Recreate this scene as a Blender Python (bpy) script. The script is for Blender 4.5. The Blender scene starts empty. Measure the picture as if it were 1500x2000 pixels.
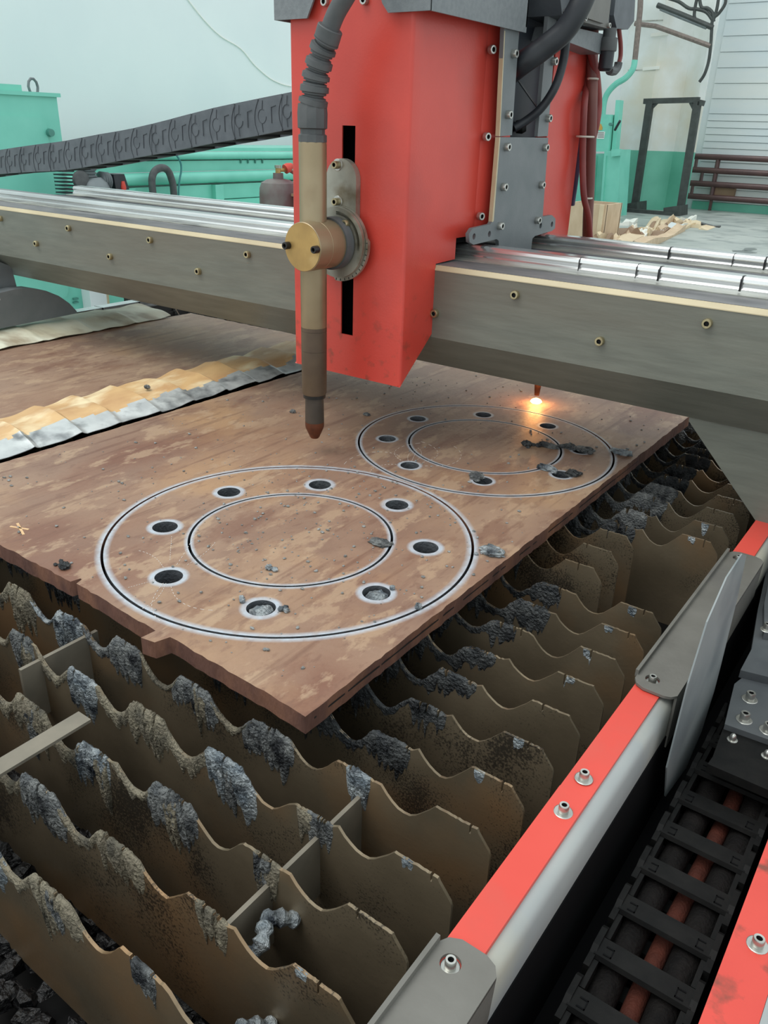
import bpy, math, random
import numpy as np
from mathutils import Vector, Matrix, Quaternion, noise as mnoise

# ------------------------------------------------------------------ camera
F_PX = 1580.445
RC = Matrix(((0.80830, -0.27300, 0.52160), (0.58796, 0.32950, -0.73870), (0.02974, 0.90380, 0.42690)))
def _orth(m):
    y = Vector(m.col[1]).normalized(); z = Vector(m.col[2]); z = (z - y * z.dot(y)).normalized(); x = y.cross(z)
    return Matrix((x, y, z)).transposed()
RC = _orth(RC)
CAM = Vector((0, 0, 1.45))
scene = bpy.context.scene
col = scene.collection
cd = bpy.data.cameras.new('camera'); co = bpy.data.objects.new('camera', cd); col.objects.link(co)
cd.sensor_fit = 'VERTICAL'; cd.sensor_height = 36.0; cd.sensor_width = 27.0
cd.lens = F_PX / 2000 * 36; cd.clip_start = .02; cd.clip_end = 100
co.matrix_world = Matrix.Translation(CAM) @ RC.to_4x4()
scene.camera = co

# ------------------------------------------------------------------ light
scene.view_settings.view_transform = 'Standard'; scene.view_settings.look = 'None'
scene.view_settings.gamma = 1; scene.view_settings.use_curve_mapping = False
scene.view_settings.exposure = 0.16
w = bpy.data.worlds.new('hall_daylight'); scene.world = w; w.use_nodes = True
bg = w.node_tree.nodes['Background']; bg.inputs[0].default_value = (.86, .94, .96, 1); bg.inputs[1].default_value = 1.05
sd = bpy.data.lights.new('window_light', 'SUN'); so = bpy.data.objects.new('window_light', sd); col.objects.link(so)
sd.energy = 1.5; sd.angle = math.radians(42); sd.color = (1, .985, .95)
so.rotation_euler = Vector((-.30, -.34, .89)).to_track_quat('Z', 'Y').to_euler()

# ------------------------------------------------------------------ measuring helpers (sight lines met with real planes)
def ray(x, y): return RC @ Vector((x - 750, -(y - 1000), -F_PX))
def at_z(x, y, z): d = ray(x, y); return CAM + d * ((z - CAM.z) / d.z)
def at_y(x, y, v): d = ray(x, y); return CAM + d * (v / d.y)
def at_x(x, y, v): d = ray(x, y); return CAM + d * (v / d.x)
rnd = random.Random(7)

# ------------------------------------------------------------------ materials
MATS = {}
def srgb(c):
    f = lambda v: v / 12.92 if v <= .04045 else ((v + .055) / 1.055) ** 2.4
    return tuple(f(v / 255) for v in c) + (1,)
def mat(name, c1, c2=None, rough=.5, metal=0., scale=20., stretch=(1, 1, 1), bump=0., bscale=None, detail=6, lo=.35, hi=.65, c3=None, s3=3., emit=0., spec=.5, coat=0.):
    m = bpy.data.materials.new(name); m.use_nodes = True
    nt = m.node_tree; N = nt.nodes; L = nt.links
    b = N['Principled BSDF']
    b.inputs['Roughness'].default_value = rough; b.inputs['Metallic'].default_value = metal
    b.inputs['Specular IOR Level'].default_value = spec; b.inputs['Coat Weight'].default_value = coat
    tc = N.new('ShaderNodeNewGeometry'); mp = N.new('ShaderNodeMapping'); mp.inputs['Scale'].default_value = stretch
    L.new(tc.outputs['Position'], mp.inputs['Vector'])
    n1 = N.new('ShaderNodeTexNoise'); n1.inputs['Scale'].default_value = scale; n1.inputs['Detail'].default_value = detail
    L.new(mp.outputs[0], n1.inputs['Vector'])
    r = N.new('ShaderNodeValToRGB'); e = r.color_ramp.elements
    e[0].position = lo; e[1].position = hi
    e[0].color = srgb(c1); e[1].color = srgb(c2 or c1)
    L.new(n1.outputs['Fac'], r.inputs['Fac'])
    out = r.outputs['Color']
    if c3:
        n3 = N.new('ShaderNodeTexNoise'); n3.inputs['Scale'].default_value = s3; n3.inputs['Detail'].default_value = 5
        L.new(mp.outputs[0], n3.inputs['Vector'])
        r3 = N.new('ShaderNodeValToRGB'); r3.color_ramp.elements[0].position = .5; r3.color_ramp.elements[1].position = .68
        L.new(n3.outputs['Fac'], r3.inputs['Fac'])
        mx = N.new('ShaderNodeMix'); mx.data_type = 'RGBA'
        L.new(r3.outputs['Color'], mx.inputs['Factor']); L.new(out, mx.inputs['A']); mx.inputs['B'].default_value = srgb(c3)
        out = mx.outputs['Result']
    L.new(out, b.inputs['Base Color'])
    if bump:
        nb = N.new('ShaderNodeTexNoise'); nb.inputs['Scale'].default_value = bscale or scale * 4; nb.inputs['Detail'].default_value = 6
        L.new(mp.outputs[0], nb.inputs['Vector'])
        bp = N.new('ShaderNodeBump'); bp.inputs['Strength'].default_value = bump; bp.inputs['Distance'].default_value = .01
        L.new(nb.outputs['Fac'], bp.inputs['Height']); L.new(bp.outputs[0], b.inputs['Normal'])
    if emit:
        L.new(out, b.inputs['Emission Color']); b.inputs['Emission Strength'].default_value = emit
    MATS[name] = m; m['out'] = 0
    return m
def mixnode(m, fac_socket, colour):
    """lay a colour over the base colour of m where fac is 1"""
    nt = m.node_tree; b = nt.nodes['Principled BSDF']; l = b.inputs['Base Color'].links[0]; src = l.from_socket
    mx = nt.nodes.new('ShaderNodeMix'); mx.data_type = 'RGBA'
    nt.links.new(fac_socket, mx.inputs['Factor']); nt.links.new(src, mx.inputs['A']); mx.inputs['B'].default_value = srgb(colour)
    nt.links.new(mx.outputs['Result'], b.inputs['Base Color'])

mat('wall_white', (236, 243, 243), (231, 239, 240), rough=.8, scale=1.2)
mat('pier_paint', (238, 242, 240), (226, 231, 226), rough=.75, scale=2.2, c3=(224, 220, 204), s3=.8)
mat('siding', (206, 216, 219), (216, 221, 218), rough=.55, scale=.9, stretch=(.5, 1, 2))
mat('mint_dado', (116, 196, 172), (104, 184, 160), rough=.45, scale=2)
mat('concrete', (158, 166, 162), (178, 184, 178), rough=.42, scale=.9, c3=(128, 137, 135), s3=2.5)
mat('mint', (128, 212, 192), (116, 202, 182), rough=.38, scale=3)
mat('mint_dark', (70, 130, 118), (80, 145, 132), rough=.5, scale=6)
mat('beam_paint', (104, 106, 97), (115, 117, 107), rough=.42, scale=55, stretch=(.16, 1, 1), c3=(110, 104, 92), s3=4, bump=.06, bscale=120)
mat('edge_cream', (206, 192, 158), (186, 172, 140), rough=.4, scale=14, stretch=(.4, 1, 1))
mat('beam_top', (92, 94, 96), (112, 112, 112), rough=.55, scale=50, stretch=(.3, 1, 1), c3=(45, 47, 52), s3=9)
mat('rail_steel', (232, 233, 232), (206, 207, 206), rough=.22, metal=.9, scale=12, stretch=(.3, 1, 1))
mat('rail_bed', (196, 197, 188), (170, 170, 160), rough=.35, metal=.6, scale=30, stretch=(.3, 1, 1), c3=(70, 70, 70), s3=22)
mat('black_grease', (22, 22, 24), (34, 34, 36), rough=.35, scale=30)
mat('red_paint', (208, 72, 60), (200, 66, 55), rough=.34, scale=9, c3=(188, 66, 56), s3=4, bump=.05, bscale=260)
def soot(m, z0, z1, colour, sc=14, thr=.5):
    nt = m.node_tree; N = nt.nodes; L = nt.links
    g = N.new('ShaderNodeNewGeometry'); sp = N.new('ShaderNodeSeparateXYZ'); L.new(g.outputs['Position'], sp.inputs[0])
    mr = N.new('ShaderNodeMapRange'); mr.inputs['From Min'].default_value = z0; mr.inputs['From Max'].default_value = z1
    mr.inputs['To Min'].default_value = .95; mr.inputs['To Max'].default_value = 0
    L.new(sp.outputs['Z'], mr.inputs['Value'])
    n = N.new('ShaderNodeTexNoise'); n.inputs['Scale'].default_value = sc; n.inputs['Detail'].default_value = 9; L.new(g.outputs['Position'], n.inputs['Vector'])
    mr2 = N.new('ShaderNodeMapRange'); mr2.inputs['From Min'].default_value = thr; mr2.inputs['From Max'].default_value = thr + .16
    L.new(n.outputs['Fac'], mr2.inputs['Value'])
    mu = N.new('ShaderNodeMath'); mu.operation = 'MULTIPLY'; L.new(mr.outputs[0], mu.inputs[0]); L.new(mr2.outputs[0], mu.inputs[1])
    mixnode(m, mu.outputs[0], colour)
soot(MATS['red_paint'], 1.0, 1.20, (120, 62, 48), 42, .55)
mat('red_rail', (216, 78, 66), (210, 72, 60), rough=.42, scale=8, c3=(205, 78, 66), s3=16)
mat('head_grey', (112, 117, 120), (122, 127, 129), rough=.42, scale=120, bump=.10, bscale=400)
mat('plate_grey', (104, 110, 112), (114, 118, 120), rough=.45, scale=18, bump=.05, bscale=300)
mat('rail_grey', (148, 153, 153), (160, 164, 162), rough=.5, scale=6, c3=(168, 166, 152), s3=5)
mat('blade_grey', (124, 132, 133), (136, 142, 142), rough=.45, scale=6, c3=(112, 120, 122), s3=9)
mat('carriage_grey', (74, 79, 82), (86, 90, 92), rough=.5, scale=12, c3=(62, 66, 70), s3=9, bump=.05, bscale=200)
mat('bracket_grey', (100, 98, 92), (112, 110, 104), rough=.42, scale=14, c3=(98, 96, 92), s3=8, bump=.05, bscale=200)
mat('dark_panel', (44, 50, 58), (52, 58, 66), rough=.5, scale=12)
mat('black_plastic', (17, 18, 18), (26, 26, 25), spec=.18, rough=.6, scale=40, bump=.06, bscale=200)
mat('chain_grey', (84, 89, 94), (96, 101, 106), rough=.5, scale=30)
mat('chain_mark', (70, 74, 79), rough=.6)
mat('crumb', (150, 152, 150), (112, 112, 110), rough=.5, metal=.2, scale=90)
mat('cut_edge', (104, 108, 112), (84, 87, 92), rough=.5, metal=.4, scale=40, bump=.3, bscale=200)
mat('rubber', (74, 77, 78), (88, 90, 91), rough=.6, scale=30)
mat('rubber_black', (28, 31, 36), (40, 44, 50), rough=.45, scale=20)
mat('shield_dark', (82, 74, 66), (66, 60, 54), rough=.5, metal=.3, scale=14)
mat('brass', (160, 144, 116), (148, 132, 104), rough=.40, metal=.55, scale=10, c3=(122, 100, 74), s3=6)
mat('brass_face', (184, 150, 92), (168, 136, 84), rough=.42, metal=.5, scale=26, c3=(196, 164, 110), s3=18)
mat('torch_low', (112, 96, 78), (98, 84, 68), rough=.5, metal=.35, scale=12, c3=(86, 72, 60), s3=9)
mat('copper', (120, 70, 48), (92, 56, 42), rough=.5, metal=.6, scale=40)
mat('alu', (172, 170, 158), (150, 148, 136), rough=.38, metal=.6, scale=22, c3=(112, 100, 78), s3=14)
mat('bolt_steel', (196, 196, 190), (170, 170, 164), rough=.3, metal=.85, scale=60)
mat('bolt_brassy', (188, 176, 140), (160, 148, 116), rough=.32, metal=.8, scale=60)
mat('bolt_black', (48, 46, 44), (36, 36, 36), rough=.4, metal=.4, scale=60)
mat('hex_dark', (20, 20, 20), rough=.7)
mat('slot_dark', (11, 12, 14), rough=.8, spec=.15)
mat('slat', (150, 135, 112), (126, 113, 93), rough=.40, metal=.66, scale=9, c3=(162, 130, 96), s3=5, bump=.05, bscale=150)
def speckle(m, colour, sc, big, lo, hi, amt):
    nt = m.node_tree; N = nt.nodes; L = nt.links
    g = N.new('ShaderNodeNewGeometry')
    a = N.new('ShaderNodeTexNoise'); a.inputs['Scale'].default_value = sc; a.inputs['Detail'].default_value = 3; L.new(g.outputs['Position'], a.inputs['Vector'])
    b = N.new('ShaderNodeTexNoise'); b.inputs['Scale'].default_value = big; b.inputs['Detail'].default_value = 4; L.new(g.outputs['Position'], b.inputs['Vector'])
    ad = N.new('ShaderNodeMath'); ad.operation = 'MULTIPLY_ADD'; L.new(b.outputs['Fac'], ad.inputs[0]); ad.inputs[1].default_value = 1.6; L.new(a.outputs['Fac'], ad.inputs[2])
    mr = N.new('ShaderNodeMapRange'); mr.inputs['From Min'].default_value = lo; mr.inputs['From Max'].default_value = hi; mr.inputs['To Max'].default_value = amt
    L.new(ad.outputs[0], mr.inputs['Value']); mixnode(m, mr.outputs[0], colour)
speckle(MATS['slat'], (46, 44, 43), 380, 7, 1.42, 1.62, .8)
mat('slat_old', (104, 97, 84), (84, 78, 68), rough=.55, metal=.35, scale=13, c3=(62, 62, 62), s3=9, bump=.18, bscale=90)
mat('slag', (92, 95, 97), (140, 142, 140), rough=.5, metal=.3, scale=70, bump=.9, bscale=260, c3=(36, 38, 42), s3=34)
mat('slag_blue', (112, 122, 130), (176, 182, 184), rough=.4, metal=.4, scale=60, bump=.8, bscale=240, c3=(48, 54, 62), s3=36)
mat('slag_tan', (118, 110, 94), (148, 140, 120), rough=.65, metal=.15, scale=60, bump=.9, bscale=240, c3=(84, 80, 70), s3=30)
mat('slag_dark', (54, 57, 60), (90, 92, 92), rough=.5, metal=.3, scale=50, bump=1.0, bscale=200, c3=(26, 28, 31), s3=30)
mat('coal', (14, 14, 15), (28, 28, 30), rough=.4, metal=.2, scale=40, bump=.6, bscale=150)
mat('tray', (10, 9, 9), (16, 14, 13), rough=.8, scale=10)
mat('table_steel', (34, 32, 31), (42, 40, 38), rough=.6, scale=8)
mat('bar_steel', (120, 114, 102), (138, 130, 116), rough=.5, metal=.3, scale=20)
mat('zinc_paint', (214, 176, 124), (192, 150, 104), rough=.5, scale=11, stretch=(1.6, 1, 1), c3=(236, 218, 178), s3=9)
mat('zinc', (214, 218, 216), (186, 190, 190), rough=.34, metal=.35, scale=22, c3=(120, 124, 126), s3=18)
mat('sheet_pale', (226, 226, 206), (206, 198, 170), rough=.5, scale=10, stretch=(.5, 1, 1), c3=(168, 154, 130), s3=12)
mat('hose_red', (138, 62, 58), (122, 54, 52), rough=.5, scale=20)
mat('hose_brown', (118, 70, 62), (108, 62, 58), rough=.5, scale=20)
mat('hose_dark', (18, 17, 17), (27, 25, 24), spec=.15, rough=.75, scale=60, bump=.3, bscale=300)
mat('hose_clay', (84, 44, 34), (66, 35, 28), spec=.2, rough=.75, scale=40, bump=.3, bscale=300)
mat('tie_white', (196, 190, 178), rough=.5)
mat('wood', (212, 190, 162), (196, 172, 142), rough=.7, scale=8, stretch=(1, 1, .4))
mat('cardboard', (222, 206, 176), (208, 188, 156), rough=.75, scale=3)
mat('cardboard_brown', (150, 124, 100), (136, 110, 88), rough=.75, scale=3)
mat('pipe_brown', (92, 66, 64), (78, 56, 56), rough=.35, scale=4)
mat('pipe_rust', (136, 124, 116), (116, 104, 98), rough=.6, scale=20)
mat('frame_dark', (70, 76, 74), (58, 62, 60), rough=.6, scale=8)
mat('cylinder_maroon', (104, 66, 68), (86, 58, 60), rough=.45, scale=6, c3=(118, 112, 108), s3=3)
mat('white_label', (230, 232, 228), rough=.6)
mat('print_dark', (70, 80, 80), rough=.6)
mat('yellow_print', (205, 160, 80), rough=.6)
mat('red_bit', (206, 72, 58), rough=.5)
mat('cast_grey', (128, 136, 138), (112, 120, 122), rough=.5, metal=.3, scale=8)
mat('white_bar', (240, 240, 232), rough=.5)
mat('blue_cable', (60, 130, 130), rough=.5)
mat('purple_hose', (74, 62, 92), rough=.5)
mat('stain', (108, 116, 114), rough=.3)
mat('spatter', (214, 206, 198), rough=.5)
mat('flame', (255, 205, 130), emit=9.)
mat('flame_halo', (255, 120, 40), emit=5.)
mat('letter_white', (226, 228, 228), rough=.5)

# ------------------------------------------------------------------ mesh helpers
class MB:
    def __init__(s): s.v = []; s.f = []; s.m = []
    def add(s, vs, fs, mi=0):
        o = len(s.v); s.v += [tuple(v) for v in vs]; s.f += [tuple(i + o for i in f) for f in fs]; s.m += [mi] * len(fs); return s
    def box(s, x0, x1, y0, y1, z0, z1, mi=0):
        return s.add([(x0,y0,z0),(x1,y0,z0),(x1,y1,z0),(x0,y1,z0),(x0,y0,z1),(x1,y0,z1),(x1,y1,z1),(x0,y1,z1)],
                     [(3,2,1,0),(4,5,6,7),(0,1,5,4),(1,2,6,5),(2,3,7,6),(3,0,4,7)], mi)
    def bar(s, a, b, wd, ht, up=(0,0,1), mi=0):
        a = Vector(a); b = Vector(b); d = (b - a).normalized(); u = Vector(up)
        r = d.cross(u)
        if r.length < 1e-4: r = d.cross(Vector((1,0,0)))
        r.normalize(); u = r.cross(d)
        vs = [p + r * (sx * wd / 2) + u * (sz * ht / 2) for p in (a, b) for sx, sz in ((-1,-1),(1,-1),(1,1),(-1,1))]
        return s.add(vs, [(0,1,2,3),(7,6,5,4),(0,4,5,1),(1,5,6,2),(2,6,7,3),(3,7,4,0)], mi)
    def prism(s, pts, axis, a, b, mi=0):
        """2D outline extruded along an axis: 'x' -> (y,z), 'y' -> (x,z), 'z' -> (x,y)"""
        mk = {'x': lambda p, t: (t, p[0], p[1]), 'y': lambda p, t: (p[0], t, p[1]), 'z': lambda p, t: (p[0], p[1], t)}[axis]
        n = len(pts)
        area = sum(pts[i][0] * pts[(i+1) % n][1] - pts[(i+1) % n][0] * pts[i][1] for i in range(n))
        flip = (area < 0) != (axis == 'y')
        vs = [mk(p, a) for p in pts] + [mk(p, b) for p in pts]
        fs = [tuple(range(n))[::-1], tuple(range(n, 2*n))] + [(i, (i+1) % n, n + (i+1) % n, n + i) for i in range(n)]
        if flip != (a > b): fs = [f[::-1] for f in fs]
        return s.add(vs, fs, mi)
    def tube(s, path, r, seg=10, mi=0, caps=True):
        P = [Vector(p) for p in path]; n = len(P); R = r if isinstance(r, (list, tuple)) else [r] * n
        t = (P[1] - P[0]).normalized(); u = t.orthogonal().normalized(); vs = []; fs = []
        for i in range(n):
            if i < n - 1: nt = (P[i+1] - P[max(i-1, 0)]).normalized() if i else t
            else: nt = (P[i] - P[i-1]).normalized()
            q = t.rotation_difference(nt); u = (q @ u); u = (u - nt * u.dot(nt)).normalized(); t = nt
            b = t.cross(u)
            vs += [P[i] + (u * math.cos(2*math.pi*k/seg) + b * math.sin(2*math.pi*k/seg)) * R[i] for k in range(seg)]
        for i in range(n - 1):
            for k in range(seg): fs.append((i*seg+k, i*seg+(k+1)%seg, (i+1)*seg+(k+1)%seg, (i+1)*seg+k))
        if caps: fs += [tuple(range(seg))[::-1], tuple((n-1)*seg + k for k in range(seg))]
        return s.add(vs, fs, mi)
    def lathe(s, prof, base=(0,0,0), axis=(0,0,1), seg=24, mi=0):
        """prof: (radius, height) pairs"""
        q = Vector((0,0,1)).rotation_difference(Vector(axis).normalized()); B = Vector(base); vs = []; fs = []
        for r, h in prof: vs += [B + q @ Vector((r*math.cos(2*math.pi*k/seg), r*math.sin(2*math.pi*k/seg), h)) for k in range(seg)]
        for i in range(len(prof) - 1):
            for k in range(seg): fs.append((i*seg+k, i*seg+(k+1)%seg, (i+1)*seg+(k+1)%seg, (i+1)*seg+k))
        fs += [tuple(range(seg))[::-1], tuple((len(prof)-1)*seg + k for k in range(seg))]
        return s.add(vs, fs, mi)
    def lump(s, c, rx, ry, rz, amp=.3, seed=0, n=10, m=7, freq=2.2, mi=0):
        vs = []; fs = []
        for j in range(m + 1):
            th = math.pi * j / m
            for k in range(n):
                ph = 2 * math.pi * k / n
                d = Vector((math.sin(th)*math.cos(ph), math.sin(th)*math.sin(ph), math.cos(th)))
                g = 1 + amp * mnoise.noise(d * freq + Vector((seed * 3.1, seed * 1.7, 0)))*2
                vs.append((c[0] + d.x*rx*g, c[1] + d.y*ry*g, c[2] + d.z*rz*g))
        for j in range(m):
            for k in range(n): fs.append((j*n+k, (j+1)*n+k, (j+1)*n+(k+1)%n, j*n+(k+1)%n))
        return s.add(vs, fs, mi)
    def mesh(s, name, smooth=35, centre=True):
        me = bpy.data.meshes.new(name)
        c = Vector((0,0,0))
        if centre and s.v:
            a = np.array(s.v); c = Vector((a.min(0) + a.max(0)) / 2)
            vv = (a - np.array(c)).tolist()
        else: vv = s.v
        me.from_pydata(vv, [], s.f)
        if any(s.m): me.polygons.foreach_set('material_index', s.m)
        if smooth:
            me.polygons.foreach_set('use_smooth', [True] * len(s.f)); me.set_sharp_from_angle(angle=math.radians(smooth))
        me.update()
        return me, c
def link(name, me, mats, loc, parent=None):
    o = bpy.data.objects.new(name, me); col.objects.link(o)
    if me is not None and mats is not None and not me.materials:
        for mm in ([mats] if isinstance(mats, str) else mats): me.materials.append(MATS[mm])
    wl = Vector(loc)
    if parent is not None:
        o.parent = parent; wl = wl - world_loc(parent)
    o.location = wl
    return o
def world_loc(o):
    v = Vector(o.location)
    while o.parent is not None: o = o.parent; v += o.location
    return v
def obj(name, mb, mats, parent=None, smooth=35):
    me, c = mb.mesh(name, smooth); return link(name, me, mats, c, parent)
def tag(o, label, cat, group=None):
    o['label'] = label; o['category'] = cat
    if group: o['group'] = group
    return o
def thing(name, label, cat, loc, group=None): return tag(link(name, None, None, loc), label, cat, group)
def struct(name, mb, mats, smooth=0):
    o = obj(name, mb, mats, None, smooth); o['kind'] = 'structure'; return o
def fill(name, outer, holes, axis, a, b, mats, parent=None):
    """flat plate with holes: 2D outlines filled and extruded"""
    cu = bpy.data.curves.new(name, 'CURVE'); cu.dimensions = '2D'; cu.fill_mode = 'BOTH'; cu.extrude = abs(b - a) / 2
    for pts in [outer] + holes:
        sp = cu.splines.new('POLY'); sp.points.add(len(pts) - 1); sp.use_cyclic_u = True
        for p, q in zip(sp.points, pts): p.co = (q[0], q[1], 0, 1)
    t = bpy.data.objects.new('tmp', cu); col.objects.link(t)
    bpy.context.view_layer.update()
    me = bpy.data.meshes.new_from_object(t.evaluated_get(bpy.context.evaluated_depsgraph_get()))
    bpy.data.objects.remove(t); bpy.data.curves.remove(cu); me.name = name
    mid = (a + b) / 2
    n = len(me.vertices); A = np.zeros(n * 3); me.vertices.foreach_get('co', A); A = A.reshape(-1, 3)
    if axis == 'z': B = A + [0, 0, mid]
    elif axis == 'y': B = np.c_[A[:, 0], mid - A[:, 2], A[:, 1]]
    else: B = np.c_[mid + A[:, 2], A[:, 0], A[:, 1]]
    c = (B.min(0) + B.max(0)) / 2
    me.vertices.foreach_set('co', (B - c).ravel()); me.update()
    me.materials.clear()
    return link(name, me, mats, Vector(c), parent)
def circle(cx, cy, r, n=72, a0=0): return [(cx + r*math.cos(a0 + 2*math.pi*k/n), cy + r*math.sin(a0 + 2*math.pi*k/n)) for k in range(n)]

# shared bolt meshes: socket head cap screw, axis +Z, seat at 0
def _bolt(name, r, h, m):
    mb = MB(); hr = r * .52
    mb.lathe([(r*.98, 0), (r, h*.1), (r, h*.86), (r*.9, h), (hr*1.06, h), (hr, h*.97)], seg=18)
    mb.f.pop(); mb.m.pop()
    mb.lathe([(hr, h*.97), (hr, h*.45), (0.0001, h*.42)], seg=6, mi=1); mb.f.pop(-2); mb.m.pop(-2)
    me, _ = mb.mesh(name, 40, centre=False); me.materials.append(MATS[m]); me.materials.append(MATS['hex_dark']); return me
BOLT = {k: _bolt('bolt_' + k, 1., 1., m) for k, m in (('steel', 'bolt_steel'), ('brassy', 'bolt_brassy'), ('black', 'bolt_black'))}
_wm = MB().lathe([(1, 0), (1, .8), (.92, 1), (.5, 1)], seg=20)
WASHER, _ = _wm.mesh('washer', 40, centre=False); WASHER.materials.append(MATS['bolt_steel'])
def bolt(parent, loc, axis, r, h, kind='steel', washer=0.):
    o = link('bolt', BOLT[kind], None, Vector(loc) + (Vector(axis) * washer * .12 if washer else Vector()), parent)
    o.rotation_mode = 'QUATERNION'; o.rotation_quaternion = Vector((0,0,1)).rotation_difference(Vector(axis)); o.scale = (r, r, h)
    if washer:
        q = link('washer', WASHER, None, Vector(loc), parent); q.rotation_mode = 'QUATERNION'
        q.rotation_quaternion = o.rotation_quaternion; q.scale = (washer, washer, washer * .12)
    return o
def smooth_path(pts, n=6):
    P = [Vector(p) for p in pts]; out = []
    for i in range(len(P) - 1):
        p0, p1, p2, p3 = P[max(i-1, 0)], P[i], P[i+1], P[min(i+2, len(P)-1)]
        for k in range(n):
            t = k / n
            out.append(.5 * (2*p1 + (p2 - p0)*t + (2*p0 - 5*p1 + 4*p2 - p3)*t*t + (3*p1 - p0 - 3*p2 + p3)*t**3))
    out.append(P[-1]); return out
ORD = ['first', 'second', 'third', 'fourth', 'fifth', 'sixth', 'seventh', 'eighth', 'ninth', 'tenth', 'eleventh', 'twelfth', 'thirteenth', 'fourteenth', 'fifteenth', 'sixteenth', 'seventeenth', 'eighteenth', 'nineteenth', 'twentieth']
ORD += ['twenty-' + ORD[i] for i in range(9)] + ['thirtieth'] + ['thirty-' + ORD[i] for i in range(9)] + ['fortieth']

# ================================================================== SETTING
YE = 20.6; XW = -7.5
struct('floor', MB().box(-7.7, 8, -4, 21, -.12, 0), 'concrete')
struct('wall_left', MB().box(XW - .2, XW, -4, 19.1, 0, 7), 'wall_white')
wb = struct('wall_back', MB().box(-6.2, 8, YE, YE + .2, 0, 7), 'siding')
z = .17
hs = [.14] * 13 + [.30] * 16
me_cache = {}
for h in hs:                                      # siding boards, each proud of the wall
    if h not in me_cache:
        mb = MB().prism([(YE - .002, .004), (YE - .030, .010), (YE - .018, h - .006), (YE - .002, h - .004)], 'x', -6.0, 8)
        me_cache[h], cc = mb.mesh('siding_board', 0); me_cache[h].materials.append(MATS['siding']); me_cache[(h, 1)] = cc
    link('siding_board', me_cache[h], None, me_cache[(h, 1)] + Vector((0, 0, z)), wb); z += h
obj('plinth', MB().box(-6.0, 8, YE - .06, YE, 0, .17), 'mint_dado', wb)
PIER = [(-7.7, 19.0), (-6.80, 19.0), (-6.68, 19.06), (-6.28, 19.45), (-5.86, 19.16), (-5.74, 19.16), (-5.76, 19.30), (-6.3, 19.62), (-7.7, 20.62)]
pier = struct('wall_pier', MB().prism(PIER, 'z', 1.21, 7), 'pier_paint')
PD = [(x, y - .004 if y < 20 else y) for x, y in PIER]
obj('painted_dado', MB().prism(PD, 'z', 0, 1.21), 'mint_dado', pier, 0)
for zz in (2.75, 3.65):
    obj('panel_joint', MB().box(-7.4, -6.8, 18.992, 19.0, zz, zz + .02), 'rail_bed', pier)
# wire drooping on the left wall
wp = [at_x(x, y, XW + .01) for x, y in ((360, -10), (395, 35), (430, 70), (470, 95), (500, 130), (540, 160), (590, 168), (700, 150))]
tag(obj('wall_wire', MB().tube(smooth_path(wp), .006, 6), 'white_bar'), 'thin white wire drooping along the white wall', 'wire')
for i, (x, y, sx, sy) in enumerate(((1452, 492, .16, .10), (1464, 487, .08, .12))):
    p = at_z(x, y, .002)
    o = obj('oil_stain', MB().prism([(p.x + sx*math.cos(a*.4)*(1+.2*math.sin(a*2)), p.y + sy*2*math.sin(a*.4)) for a in range(16)], 'z', 0.0005, .003), 'stain', bpy.data.objects['floor'])

# ================================================================== BACKGROUND, LEFT
# mint cabinet
XC = -5.5
t = thing('machine_cabinet', 'tall mint green machine cabinet at the left edge, by the white wall', 'cabinet', (XC - .4, 3.0, 0))
yb = at_x(110, 186, XC).y; zt = at_x(110, 186, XC).z
obj('body', MB().box(XC - .9, XC, 1.0, yb, .0, zt), 'mint', t, 0)
obj('top_lip', MB().box(XC - .92, XC + .02, .98, yb + .02, zt - .012, zt + .012), 'mint', t, 0)
zs = at_x(0, 167, XC).z
obj('top_tray', MB().box(XC - .6, XC - .01, 1.0, at_x(44, 172, XC).y, zs - .05, zs + .012), 'mint', t, 0)
for xx in (2, 16, 32): p = at_x(xx, 176, XC); obj('tray_foot', MB().box(XC - .05, XC - .02, p.y - .012, p.y + .012, zt, zs - .04), 'mint', t)
p = at_x(74, 176, XC)
ey = [p + Vector((-.05, .035*math.cos(a*.628), .02 + .05*math.sin(a*.628))) for a in range(11)]
obj('lifting_eye', MB().tube(ey, .009, 8), 'cast_grey', t)
da, db = at_x(-60, 228, XC), at_x(87, 228, XC)
zlo = .25
def rr(x0, x1, y0, y1, r, n=6):
    out = []
    for cx, cy, a in ((x1-r, y1-r, 0), (x0+r, y1-r, 90), (x0+r, y0+r, 180), (x1-r, y0+r, 270)):
        out += [(cx + r*math.cos(math.radians(a + 90*k/n)), cy + r*math.sin(math.radians(a + 90*k/n))) for k in range(n + 1)]
    return out
d = obj('door', MB().prism(rr(1.2, db.y, zlo, db.z, .06), 'x', XC, XC + .012), 'mint', t)
p = at_x(94, 259, XC); obj('lock', MB().lathe([(.026, 0), (.024, .03)], (XC + .012, p.y, p.z), (1, 0, 0), 12), 'mint_dark', d)
for x, y in ((146, 583), (146, 590)): p = at_x(x, y, XC); obj('hinge', MB().box(XC, XC + .02, p.y - .02, p.y + .02, p.z - .006, p.z + .006), 'mint_dark', t)
# white panel box right of cabinet
p0 = at_x(170, 570, XC + .1); p1 = at_x(212, 575, XC + .1)
t = thing('electrical_box', 'pale lilac panel beside the mint cabinet, seen under the beam', 'box', (XC, (p0.y + p1.y)/2, 0))
obj('body', MB().box(XC - .35, XC + .1, p0.y + .02, p1.y - .02, 0, .62), 'wall_white', t, 0)
obj('edge_trim', MB().box(XC - .35, XC + .102, p1.y - .02, p1.y, 0, .62), 'edge_cream', t, 0)
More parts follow.
